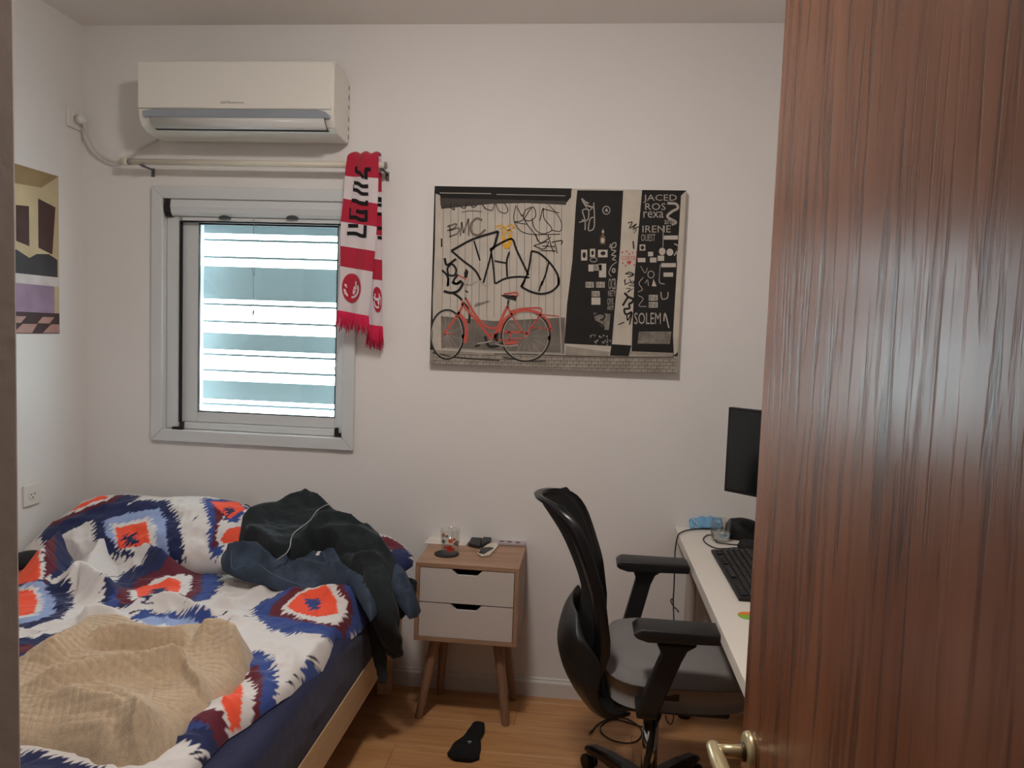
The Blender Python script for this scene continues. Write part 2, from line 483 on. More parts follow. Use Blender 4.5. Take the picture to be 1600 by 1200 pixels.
box('pane', gx0+0.001, gx1-0.001, sy0+0.016, sy0+0.020, gz0+0.001, gz1-0.001, glass_mat, win)
# louvred shutter outside: grey blades with thin lips in the open gaps
lou_y = D+0.175
blade_mat = M('shutter_blade', (150, 163, 166), rough=0.5)
nt = blade_mat.node_tree; pb = nt.nodes['Principled BSDF']
tl = nt.nodes.new('ShaderNodeBsdfTranslucent'); tl.inputs[0].default_value = (0.62, 0.72, 0.74, 1)
ms = nt.nodes.new('ShaderNodeMixShader'); ms.inputs[0].default_value = 0.12
nt.links.new(pb.outputs[0], ms.inputs[1]); nt.links.new(tl.outputs[0], ms.inputs[2]); nt.links.new(ms.outputs[0], nt.nodes['Material Output'].inputs[0])
lip_mat = M('shutter_lip', (120, 138, 142), rough=0.5)
def lz(py): return Yp(420, py, lou_y)[2]
lx0, lx1 = WX0-0.02, WX1+0.02
for top, bot in ((318, 367), (418, 470), (523, 549), (598, 627), (662, 690)):
    zt, zb = lz(top), lz(bot)
    v, f = prism([(-0.012, zb), (-0.004, zb), (0.012, zt), (0.004, zt)], lambda a, b: (lx0, lou_y+a, b), (lx1-lx0, 0, 0))
    make('shutter_blade', v, f, blade_mat, win)
for py in (377, 404, 478, 505, 557, 582, 635):
    z = lz(py)
    box('shutter_lip', lx0, lx1, lou_y-0.006, lou_y+0.006, z-0.0046, z+0.0046, lip_mat, win)
# roller screen cassette at the top with end cap, pull bar, two tabs and the cord
cz0, cz1 = Yp(420, 340, D-0.005)[2], Yp(420, 313, D-0.005)[2]
prof = [(0.03, cz0), (0.0, cz0), (-0.010, cz0+0.012), (-0.016, (cz0+cz1)/2), (-0.012, cz1-0.006), (-0.004, cz1), (0.03, cz1)]
ccx0 = WX0+0.030; ccx1 = WX1-0.004
v, f = prism(prof, lambda a, b: (ccx0, D+a, b), (ccx1-ccx0, 0, 0))
cas = make('screen_cassette', v, f, alu, win, bevel=0.002)
prof2 = [(0.02, cz0-0.006), (-0.004, cz0-0.004), (-0.016, cz0+0.010), (-0.020, (cz0+cz1)/2), (-0.014, cz1+0.001), (0.02, cz1+0.001)]
v, f = prism(prof2, lambda a, b: (WX0+0.006, D+a, b), (0.026, 0, 0))
make('end_cap', v, f, blk, cas, bevel=0.003, label='black plastic end cap')
bz1 = cz0-0.004; bz0 = gz1+0.006
bar = box('pull_bar', gx+0.008, WX1-0.03, D+0.004, D+0.018, bz0, bz1, alu, win, bevel=0.002)
box('bar_seal', gx+0.006, WX1-0.028, D+0.006, D+0.018, bz0-0.006, bz0, seal, bar)
for px in (351, 457):
    c = Yp(px, 341, D-0.004)
    pr = ellipse(0, 0, 0.024, 0.011, 16)
    pr = [(a, max(b, -0.006)) for a, b in pr]
    v, f = prism(pr, lambda a, b: (c[0]+a, D+0.004, c[2]+b), (0, -0.016, 0))
    make('pull_tab', v, f, M('tab_grey', (62, 68, 74), rough=0.35), bar, bevel=0.003, label='dark grey pull tab')
pts = [Yp(396, y, D+0.0) for y in (343, 380, 408)]
lp = [Yp(x, y, D+0.0) for x, y in ((396, 408), (394, 416), (395, 424), (396.5, 432), (397.5, 424), (397, 415), (396, 408))]
cd = join(tube(pts, 0.0012, 6, n=10), tube(lp, 0.0012, 6, n=20), tube([Yp(396, 430, D), Yp(396, 486, D)], 0.0010, 6))
cord = make('screen_cord', *cd, M('cord_grey', (92, 98, 104), rough=0.6), win, smooth=True)
make('cord_weight', *tube([Yp(396, 484, D), Yp(396, 488, D), Yp(395.5, 494, D)], [0.003, 0.004, 0.002], 8), M('cord_metal', (70, 74, 78), rough=0.3, metal=0.8), cord, smooth=True)
# black corner stops
for px, py, s in ((276, 668, -1), (529, 678, 1)):
    c = Yp(px, py, D-0.002)
    xa, xb = (c[0]-0.020, c[0]+0.026) if s < 0 else (c[0]-0.018, c[0]+0.022)
    up = xb-0.014 if s < 0 else xa
    pz = c[2]-0.010
    v, f = join(boxv(xa, xb, D-0.006, D+0.024, pz, pz+0.013), boxv(up, up+0.014, D-0.004, D+0.022, pz+0.011, pz+0.034))
    make('corner_stop', v, f, blk, win, bevel=0.002, label='black plastic corner stop')
c = Yp(527, 573, sy0)
make('sash_latch', *tube([c+np.array([0.006, -0.002, 0.02]), c+np.array([0, -0.012, 0.006]), c+np.array([-0.006, -0.012, -0.016])], [0.004, 0.006, 0.004], 8, n=8), alu, win, smooth=True)

# ------------------------------------------------------------------ the open door at the right
HX, HY = 0.283, 0.22; EX, EY = 0.227, 1.0
dv = np.array([EX-HX, EY-HY, 0]); DW = np.linalg.norm(dv); dv /= DW
dn = np.array([-dv[1], dv[0], 0])          # towards the camera side of the leaf
door_root = thing('door_1', (HX, HY, 0.01), None, None, kind='structure')
veneer = wood('walnut_veneer', (62, 36, 24), (112, 68, 44), (134, 86, 60), scale=(2, 20, 1.25), rough=0.27, streak=0.62, fine=3.4, bump=0.5)
c = np.array([HX, HY, 0])+dv*DW/2-dn*0.02+np.array([0, 0, 1.045])
v, f = obox(c, dv, dn, (0, 0, 1), DW/2, 0.02, 1.035)
leaf = make('door_leaf', v, f, veneer, door_root, bevel=0.002)
brass = M('handle_cream', (196, 180, 140), rough=0.28, metal=0.55)
hy_t = DW-0.040
hc = np.array([HX, HY, 0.957])+dv*hy_t
v, f = lathe([(0.0, 0.008), (0.020, 0.008), (0.0245, 0.006), (0.0258, 0.002), (0.0258, 0.0)], hc, 36, axis=dn)
hdl = make('door_handle', v, f, brass, door_root, smooth=True, label='cream metal lever handle')
make('rose_shadow_ring', *lathe([(0.0115, 0.012), (0.0118, 0.0075)], hc, 24, axis=dn), M('neck_shadow_dark', (70, 60, 44), rough=0.4, metal=0.5), hdl, smooth=True)  # dark ring painted as the shade where the neck meets the rose
p0 = hc+dn*0.008; p1 = hc+dn*0.042; k = np.array([0, 0, 1.0])
make('handle_neck', *tube([p0, hc+dn*0.02, p1], [0.0100, 0.0085, 0.0085], 14), brass, hdl, smooth=True)
lv = [hc+dn*0.046+dv*0.010+k*0.001, hc+dn*0.046-dv*0.02-k*0.001, hc+dn*0.044-dv*0.06-k*0.005, hc+dn*0.040-dv*0.105-k*0.008]
make('lever', *tube(lv, [0.0085, 0.0105, 0.010, 0.008], 14, n=16, flat=((0, 0, 1), 0.95)), brass, hdl, smooth=True)
for zz in (0.25, 1.85):
    make('hinge', *tube([(HX+0.006, HY-0.004, zz), (HX+0.006, HY-0.004, zz+0.09)], 0.007, 12), brass, door_root, smooth=True)

# ------------------------------------------------------------------ ceiling lamp (glow set at the top)
lampo = thing('ceiling_lamp', (LAMP[0], LAMP[1], 2.58), 'round flush ceiling lamp giving the warm room light', 'ceiling lamp')
make('lamp_base', *lathe([(0.12, ZC-0.035), (0.130, ZC-0.02), (0.128, ZC-0.001)], (LAMP[0], LAMP[1], 0), 40), white_trim, lampo, smooth=True)
make('lamp_shade', *lathe([(0.0, ZC-0.088), (0.04, ZC-0.086), (0.08, ZC-0.077), (0.105, ZC-0.058), (0.112, ZC-0.035)], (LAMP[0], LAMP[1], 0), 40),
     M('lamp_opal', (240, 235, 225), rough=0.4, emit=((255, 246, 240), LAMP_GLOW)), lampo, smooth=True)

# ================================================================== AIR CONDITIONER
ac_white = M('ac_white', (222, 219, 210), rough=0.38)
ac_x0, ac_x1 = -1.755, -0.981
ac = thing('air_conditioner', ((ac_x0+ac_x1)/2, D, 2.18), 'white split air conditioner mounted on the wall above the window', 'air conditioner')
zt, zb = 2.468, 2.203
def acp(a, b): return (ac_x0, D-a, b)
prof = [(0.003, zb+0.02), (0.02, zb), (0.095, zb), (0.145, zb+0.007), (0.176, zb+0.022), (0.190, zb+0.045), (0.197, zb+0.075), (0.199, zt-0.02), (0.190, zt-0.003), (0.17, zt), (0.07, zt+0.002), (0.003, zt-0.03)]
v, f = prism(prof, acp, (ac_x1-ac_x0, 0, 0))
make('ac_body', v, f, ac_white, ac, bevel=0.006, segs=3)
# front panel, a slightly proud plate
pz0 = 2.283
v, f = prism([(0.1985, pz0), (0.204, pz0+0.004), (0.204, zt-0.012), (0.1985, zt-0.006)], lambda a, b: (ac_x0+0.004, D-a, b), (ac_x1-ac_x0-0.012, 0, 0))
make('front_panel', v, f, ac_white, ac, bevel=0.002)
# silver band with tapering ends
silver = M('ac_silver', (150, 157, 166), rough=0.30, metal=0.25)
bx0, bx1 = Yp(223, 180, D-0.2)[0], Yp(515, 182, D-0.2)[0]
bz0, bz1 = 2.252, 2.283
sb = [(bx0+0.006, bz0), (bx1, bz0), (bx1+0.002, bz0+0.010), (bx1-0.018, bz1-0.006), (bx1-0.05, bz1), (bx0+0.04, bz1), (bx0, bz1-0.009), (bx0, bz0+0.008)]
v, f = prism(sb, lambda a, b: (a, D-0.192, b), (0, -0.011, 0))
make('silver_band', v, f, silver, ac, bevel=0.0015)
# air flap following the curved underside
fx0_, fx1_ = Yp(236, 195, D-0.19)[0], Yp(508, 197, D-0.19)[0]
fl = [(0.200, 2.251), (0.199, 2.238), (0.192, 2.224), (0.184, 2.214)]
V = []; Fq = []
for i, (a, b) in enumerate(fl):
    t = i/(len(fl)-1)
    V += [(fx0_+0.012*t, D-a-0.002, b), (fx1_+0.006*t, D-a-0.002, b)]
for i in range(len(fl)-1): Fq.append((2*i, 2*i+1, 2*i+3, 2*i+2))
flap = make('air_flap', V, Fq, M('ac_flap', (205, 205, 202), rough=0.3), ac, smooth=True, solid=0.004)
dark_gap = M('ac_gap', (30, 30, 30), rough=0.8)
gp = join(boxv(fx0_+0.014, fx1_+0.008, D-0.1865, D-0.168, 2.2105, 2.2138))
make('flap_gap', *gp, dark_gap, ac)
make('flap_seam', *tube([(fx1_, D-0.2025, 2.256), (fx1_+0.004, D-0.1985, 2.236), (fx1_+0.007, D-0.181, 2.212)], 0.0013, 6), dark_gap, ac)
make('flap_seam', *tube([(fx0_, D-0.2025, 2.256), (fx0_+0.006, D-0.1985, 2.236), (fx0_+0.013, D-0.181, 2.212)], 0.0013, 6), dark_gap, ac)
def ACS(a, b, o): return np.array((a, D-0.2042-o, b))
la, lb = Yp(345, 160, D-0.204), Yp(381, 160, D-0.204)
t1 = text_on(ACS, 'ELECTRA', la[0], la[0]+0.042, la[2]-0.004, la[2]+0.004, 0.0004)
t2 = text_on(ACS, 'platinum', la[0]+0.044, lb[0], la[2]-0.0055, la[2]+0.004, 0.0004)
make('logo_lettering', *join(t1, t2), M('logo_ink', (40, 40, 42), rough=0.5), ac)
v, f = text_on(ACS, 'smart inverter', fx0_+0.02, fx0_+0.045, 2.244, 2.248, 0.0004)
for i, z in enumerate((2.42, 2.385, 2.345, 2.30, 2.262, 2.232)):
    make('vent_slot', *boxv(ac_x1-0.001, ac_x1+0.0006, D-0.026, D-0.018, z-0.008-0.004*(i % 2), z+0.006), M('slot_grey', (120, 114, 104), rough=0.7), ac)

# wall sockets, plug, cable
sock_white = M('socket_white', (222, 219, 212), rough=0.4)
def wall_socket(y, z, w, label):
    s = thing('wall_socket', (XL, y, z-w/2), label, 'socket')
    box('socket_plate', XL+0.0005, XL+0.010, y-w/2, y+w/2, z-w/2, z+w/2, sock_white, s, bevel=0.003)
    make('socket_insert', *lathe([(0.021, 0.0095), (0.021, 0.0115), (0.019, 0.0125), (0.0, 0.0118)], (XL, y, z), 24, axis=(1, 0, 0)), sock_white, s, smooth=False)
    for dy, dz in ((-0.009, 0.003), (0.009, 0.003), (0, -0.009)):
        make('socket_hole', *lathe([(0.0026, 0.0120), (0.0026, 0.0135), (0, 0.0136)], (XL, y+dy, z+dz), 10, axis=(1, 0, 0)), dark_gap, s)
    return s
q = Xp(47, 773, XL); wall_socket(q[1], q[2], 0.082, 'white power socket low on the wall beside the pillow')
q = Xp(128, 193, XL); sy_, sz_ = q[1]-0.055, q[2]+0.006
wall_socket(sy_, sz_, 0.082, 'white power socket high in the corner beside the air conditioner')
cable_mat = M('cable_white', (196, 193, 186), rough=0.5)
pc = np.array([XL+0.012, sy_+0.008, sz_-0.002])
pl = thing('power_plug', tuple(pc), 'white round plug with its cable running from the air conditioner', 'plug')
make('plug_body', *lathe([(0.019, 0.002), (0.0195, 0.022), (0.016, 0.034), (0.008, 0.038), (0, 0.038)], pc, 20, axis=(1, 0, 0)), sock_white, pl, smooth=True)
cab = [pc+np.array([0.028, 0.0, -0.016]), Yp(141, 220, D-0.04), Yp(150, 236, D-0.03), Yp(165, 248, D-0.025), Yp(184, 253, D-0.03), Yp(206, 243, D-0.02), Yp(222, 231, D-0.02), Yp(247, 219, D-0.03)]
make('cable', *tube(cab, 0.0055, 8, n=50), cable_mat, pl, smooth=True)

# ================================================================== CURTAIN ROD
RODY = D-0.075
ra, rb = Yp(190, 253, RODY), Yp(603, 258, RODY)
rod_z = (ra[2]+rb[2])/2
rod = thing('curtain_rod', ((ra[0]+rb[0])/2, RODY, rod_z), 'cream curtain rod without a curtain above the window', 'curtain rod')
rod_mat = M('rod_cream', (214, 208, 192), rough=0.45)
make('rod_tube', *tube([(ra[0]+0.02, RODY, rod_z), (rb[0], RODY, rod_z)], 0.0125, 18), rod_mat, rod, smooth=True)
make('end_cap', *tube([(ra[0], RODY, rod_z), (ra[0]+0.03, RODY, rod_z)], 0.0145, 18), rod_mat, rod, smooth=True)
make('rod_collar', *tube([(ra[0]+0.03, RODY, rod_z), (ra[0]+0.042, RODY, rod_z)], 0.0138, 18), M('collar_grey', (138, 136, 130), rough=0.4), rod, smooth=True)
make('end_cap', *tube([(rb[0]-0.003, RODY, rod_z), (rb[0]+0.003, RODY, rod_z)], 0.0138, 18), M('collar_grey'), rod, smooth=True)
for px in (223, 598):
    bq = Yp(px, 262, RODY)
    v, f = join(boxv(bq[0]-0.007, bq[0]+0.007, D-0.004, D-0.0003, rod_z-0.045, rod_z-0.010), boxv(bq[0]-0.005, bq[0]+0.005, RODY-0.004, D-0.003, rod_z-0.020, rod_z-0.0135),
                boxv(bq[0]-0.007, bq[0]+0.007, RODY-0.016, RODY+0.016, rod_z-0.0165, rod_z-0.0125))
    make('rod_bracket', v, f, M('bracket_grey', (104, 104, 106), rough=0.4, metal=0.4), rod, bevel=0.001)

# ================================================================== SCARF over the rod
red = M('scarf_red', (172, 30, 56), rough=0.9, bump=(420, 0.35, 0.002), sheen=0.2)
swhite = M('scarf_white', (210, 200, 202), rough=0.9, bump=(420, 0.35, 0.002), sheen=0.2)
sblack = M('scarf_black', (20, 17, 20), rough=0.9, bump=(420, 0.3, 0.002))
scarf = thing('football_scarf', tuple(Yp(565, 545, D-0.05)), 'red and white striped football scarf hung over the end of the curtain rod', 'scarf')
def edge(pts):
    P = np.array(pts, float)
    return lambda y: np.interp(y, P[:, 1], P[:, 0])
fl_ = edge([(543, 243), (540, 262), (537, 300), (532, 345), (531, 385), (531, 420), (530, 460), (528, 487)])
fr_ = edge([(592, 243), (592, 262), (591, 300), (589, 345), (586, 385), (582, 420), (578, 460), (575, 492)])
bl_ = edge([(560, 243), (562, 300), (566, 400), (574, 480), (575, 510)])
br_ = edge([(596, 243), (596, 300), (596.5, 400), (597, 480), (597, 510)])
def scarfS(le, ri, ybase, seed):
    def S(a, b, o):
        # a across 0..1, b photo row (px)
        x = le(b)+(ri(b)-le(b))*a; dy = 0.008*math.sin(a*6.0+seed)+0.004*math.sin(a*11+b*0.02+seed)
        if seed > 1: dy *= 0.5
        sl_ = 9.0*(a-0.15) if seed < 1 else 3.0*a
        p = Yp(x, b+sl_*min(1, max(0, (b-255)/40)), ybase); p[1] += dy-o
        return p
    return S
SF = scarfS(fl_, fr_, RODY-0.026, 0.3); SB = scarfS(bl_, br_, RODY+0.034, 2.0)
def scarf_panel(S, name, y0, y1, stripes, fringe_to, over):
    rows = [r for r in np.arange(y0, y1+0.1, 2.0)]; na = 18
    V, Fq, fm = [], [], []
    for r in rows:
        for i in range(na+1): V.append(tuple(S(i/na, r, 0)))
    for j in range(len(rows)-1):
        rm = (rows[j]+rows[j+1])/2
        isred = any(a <= rm < b for a, b in stripes)
        for i in range(na):
            Fq.append((j*(na+1)+i, j*(na+1)+i+1, (j+1)*(na+1)+i+1, (j+1)*(na+1)+i)); fm.append(1 if isred else 0)
    if over:       # the part lying over the rod
        n0 = len(V)
        for th in np.linspace(0.15, math.pi-0.15, 9):
            for i in range(na+1):
                a = np.array(S(i/na, y0, 0)); b_ = np.array(SB(i/na, y0, 0))
                t = (1-math.cos(th))/2
                p = a*(1-t)+b_*t; p[2] += 0.022*math.sin(th)+0.004*math.sin(i*0.9); V.append(tuple(p))
        prev = list(range(na+1))
        for j in range(9):
            cur = [n0+j*(na+1)+i for i in range(na+1)]
            for i in range(na):
                Fq.append((prev[i], cur[i], cur[i+1], prev[i+1])); fm.append(1 if j < 5 else 0)
            prev = cur
    o = make(name, V, Fq, swhite, scarf, smooth=True, mats=[swhite, red], fmat=fm)
    # fringe strands
    parts = []; ns = 34
    for i in range(ns):
        a = (i+0.5)/ns; p = S(a, y1-1, 0.001); L = (fringe_to-y1)/393.0*(0.82+0.3*random.random())
        q1 = p+np.array([(a-0.5)*0.006+random.uniform(-.003, .003), random.uniform(-.005, .004), -L*0.55]); q2 = q1+np.array([(a-0.5)*0.008+random.uniform(-.004, .004), random.uniform(-.005, .004), -L*0.45])
        parts.append(tube([p, q1, q2], [0.0036, 0.0034, 0.0014], 5))
    make('fringe', *join(*parts), M('fringe_red_backlit', (196, 30, 72), rough=0.9), o, smooth=True, kind='stuff')  # brighter than the scarf red: window light through the strands, put into the colour
    return o
fp = scarf_panel(SF, 'front_panel', 247, 487, [(240, 276), (312, 348), (385, 417)], 516, True)
bp_ = scarf_panel(SB, 'back_panel', 247, 508, [(270, 297), (334, 366), (403, 436)], 543, False)
# black knitted letters, running down the front panel (photo rows), and the club emblem
def c1(x, y):     # zoomed crop pixel of the letters -> (across, row)
    X_, Y_ = 520+x/7.5, 235+y/7.5
    a = (X_-fl_(Y_))/(fr_(Y_)-fl_(Y_)); s = 9.0*(a-0.15)*min(1, max(0, (Y_-255)/40))
    return (a, Y_-s)
def lt(pts, w=7.0):
    P = smoothpath([c1(*p) for p in pts], 10*len(pts)) if len(pts) > 2 else np.array([np.array(c1(*pts[0]))*(1-t)+np.array(c1(*pts[1]))*t for t in np.linspace(0, 1, 8)])
    V, Fq = [], []
    for i in range(len(P)):
        t = P[min(i+1, len(P)-1)]-P[max(i-1, 0)]; t = t*np.array([55.0, 1.0]); t /= np.linalg.norm(t)+1e-9
        nn = np.array([-t[1]/55.0, t[0]])
        for s in (-1, 1):
            qq = P[i]+nn*s*w/2; V.append(tuple(SF(qq[0], qq[1], 0.003)))
    for i in range(len(P)-1): Fq.append((2*i, 2*i+1, 2*i+3, 2*i+2))
    return V, Fq
L = [lt([(270, 185), (272, 240), (330, 275), (365, 330)], 4.5), lt([(395, 345), (395, 225)], 5.5), lt([(385, 228), (450, 228)], 5.5),
     lt([(245, 355), (245, 375)], 2), lt([(245, 375), (300, 390), (350, 425), (420, 428)], 5.2),
     lt([(232, 455), (290, 470), (345, 510), (420, 515)], 5.2), lt([(235, 400), (235, 470)], 1.5),
     lt([(215, 580), (270, 590), (330, 620), (410, 630)], 5.4), lt([(402, 590), (402, 650)], 4.5),
     lt([(275, 710), (330, 725), (400, 725)], 6), lt([(395, 700), (395, 835)], 5), lt([(190, 780), (270, 785), (330, 815), (410, 815)], 5.5), lt([(198, 670), (196, 790)], 2.2),
     lt([(175, 880), (300, 885)], 5.6), lt([(385, 880), (380, 1020)], 5.4), lt([(162, 970), (270, 975), (330, 1000), (395, 1008)], 5.5)]
make('knitted_lettering', *join(*L), sblack, fp, kind='stuff')
def lb_(y0, y1): return join(blob(SB, [(0.80, y0), (1.0, y0), (1.0, y1), (0.80, y1)], 0.002))
make('knitted_lettering', *join(lb_(305, 313), lb_(315, 320), lb_(329, 334), lb_(351, 356), lb_(366, 371)), sblack, bp_, kind='stuff')
def emblem(S, ca, cb, ra_, rb_, parent):
    d = [blob(S, ellipse(ca, cb, ra_, rb_, 28), 0.003)]
    e = make('emblem_disc', *join(*d), red, parent)
    T = lambda x, y: (ca+ra_*x, cb+rb_*y)
    st = [ribbonE(S, [T(-0.75, 0.15), T(-0.5, 0.5), T(0, 0.62), T(0.5, 0.45), T(0.72, 0.1), T(0.62, -0.25)], 3.2),
          ribbonE(S, [T(-0.55, -0.05), T(-0.1, 0.0), T(0.2, -0.05), T(0.5, 0.0)], 4.0),
          ribbonE(S, [T(-0.7, -0.2), T(-0.55, -0.05), T(-0.4, -0.45)], 2.6), ribbonE(S, [T(0.25, 0.0), T(0.4, -0.2), T(0.38, -0.5)], 2.6),
          ribbonE(S, [T(0.1, 0.05), T(0.2, 0.35), T(0.35, 0.1)], 3.0), ribbonE(S, [T(-0.7, 0.25), T(-0.62, 0.5)], 2.4)]
    make('emblem_figure', *join(*st), swhite, e)
def ribbonE(S, pts, w):
    P = smoothpath(pts, 14); V, Fq = [], []
    for i in range(len(P)):
        t = (P[min(i+1, len(P)-1)]-P[max(i-1, 0)])*np.array([50.0, 1.0]); t /= np.linalg.norm(t)+1e-9; nn = np.array([-t[1]/50.0, t[0]])
        for s in (-1, 1):
            qq = P[i]+nn*s*w/2; V.append(tuple(S(qq[0], qq[1], 0.0045)))
    for i in range(len(P)-1): Fq.append((2*i, 2*i+1, 2*i+3, 2*i+2))
    return V, Fq
emblem(SF, 0.40, 448, 0.32, 23, fp)
emblem(SB, 0.72, 466, 0.27, 20, bp_)

# ================================================================== CANVAS PRINT
CX0, CX1, CZ0, CZ1 = -0.625, 0.350, 1.341, 2.042
canvas = thing('canvas_print', ((CX0+CX1)/2, D, CZ0), 'large canvas print of a red bicycle by graffiti covered doors', 'picture')
box('canvas_block', CX0, CX1, D-0.030, D-0.001, CZ0, CZ1, M('canvas_cloth', (186, 178, 166), rough=0.8, bump=(600, 0.2, 0.0006), var=(9, 0.10)), canvas, bevel=0.002)
def homography(src, dst):
    A = []
    for (x, y), (u, v) in zip(src, dst):
        A.append([x, y, 1, 0, 0, 0, -u*x, -u*y, -u]); A.append([0, 0, 0, x, y, 1, -v*x, -v*y, -v])
    return np.linalg.svd(np.array(A, float))[2][-1].reshape(3, 3)
HM = homography([(70, 38), (1533, 70), (1480, 1128), (42, 1068)], [(0, 1), (1, 1), (1, 0), (0, 0)])
def CS(x, y, o):
    w = HM@np.array([x, y, 1.0]); u, v = np.clip(w[0]/w[2], 0, 1), np.clip(w[1]/w[2], 0, 1)
    return np.array((CX0+(CX1-CX0)*u, D-0.0302-o, CZ0+(CZ1-CZ0)*v))
def ink(n, c): return M('print_'+n, c, rough=0.8, bump=(600, 0.2, 0.0006))
def CB(name, parts, mat, parent=None): return make(name, *join(*parts), mat, parent or canvas, kind='stuff' if len(parts) > 1 else None)
o1, o2, o3, o4, o5 = 0.0004, 0.0008, 0.0012, 0.0016, 0.0020
dk = M('print_black', (24, 22, 21), rough=0.8, bump=(600, 0.2, 0.0006), var=(14, 0.25))
CB('printed_dark_doors', [blob(CS, [(900, 66), (1166, 70), (1150, 380), (1100, 965), (826, 950), (850, 600)], o1),
    blob(CS, [(1275, 66), (1530, 70), (1500, 560), (1482, 1026), (1215, 1010), (1232, 560)], o1),
    blob(CS, [(66, 30), (870, 50), (868, 100), (835, 140), (500, 125), (105, 150), (100, 90), (70, 80)], o1),
    blob(CS, [(66, 60), (76, 60), (72, 400), (60, 700), (60, 1000), (42, 1000)], o1),
    blob(CS, [(1100, 955), (1215, 960), (1200, 1025), (1090, 1020)], o1)], dk)
CB('printed_lintel', [blob(CS, [(100, 108), (835, 128), (835, 150), (600, 138), (400, 142), (110, 170)], o2)], ink('grey_dark', (66, 60, 56)))
CB('printed_door_shade', [blob(CS, [(100, 790), (420, 820), (830, 800), (826, 1010), (500, 1000), (110, 975)], o1)], M('print_mid', (112, 105, 97), rough=0.8, var=(12, 0.3)))
CB('printed_posts', [blob(CS, [(866, 62), (897, 64), (872, 470), (842, 720), (838, 480), (855, 300)], o2), blob(CS, [(1500, 100), (1530, 72), (1500, 640), (1482, 1000), (1460, 1020), (1455, 900)], o2),
    blob(CS, [(76, 95), (104, 98), (108, 800), (110, 980), (88, 940), (76, 500)], o2), blob(CS, [(1166, 70), (1275, 70), (1232, 560), (1215, 962), (1112, 955), (1150, 380)], o2)],
    M('print_post', (190, 181, 167), rough=0.8, var=(10, 0.12)))
CB('printed_pavement', [blob(CS, [(42, 985), (500, 1010), (830, 1015), (1480, 1030), (1480, 1128), (42, 1068)], o2), blob(CS, [(835, 965), (1090, 1000), (1080, 1020), (830, 1018)], o3),
    blob(CS, [(1205, 995), (1455, 1005), (1455, 1022), (1200, 1018)], o3)], M('print_pave', (150, 141, 130), rough=0.8, var=(26, 0.2)))
ln = [ribbon(CS, [(x, 130+5*math.sin(x)), (x-6+random.uniform(-3, 3), 800)], 2.2, o2) for x in range(122, 830, 43)]
ln += [ribbon(CS, [(x, 800), (x-4, 985)], 2.0, o2) for x in range(122, 830, 86)]
CB('printed_board_lines', ln, ink('line', (96, 89, 82)))
br = []
for r in range(5):
    yb = 1030+20*r
    br.append(ribbon(CS, [(60, yb-22), (800, yb), (1470, yb+10)], 2.2, o3))
    for x in range(70+17*(r % 2), 1470, 36):
        yy_ = yb-22+(x-60)*0.0225
        br.append(ribbon(CS, [(x, yy_), (x-4, yy_+20)], 2.2, o3))
br.append(ribbon(CS, [(60, 1000), (200, 1030), (450, 1048)], 9, o3)); br.append(ribbon(CS, [(420, 1010), (600, 1012), (830, 1022), (1100, 1028), (1460, 1030)], 6, o3))
br.append(ribbon(CS, [(470, 1030), (620, 1052), (720, 1052)], 9, o3))
CB('printed_paving_joints', br, ink('joint', (70, 64, 58)))
CB('printed_rail', [ribbon(CS, [(130, 975), (440, 995), (810, 1008)], 8, o3), ribbon(CS, [(800, 800), (810, 1005)], 7, o3), ribbon(CS, [(100, 78), (400, 84)], 5, o3), ribbon(CS, [(430, 88), (830, 98)], 4, o3)], ink('rail', (160, 154, 146)))
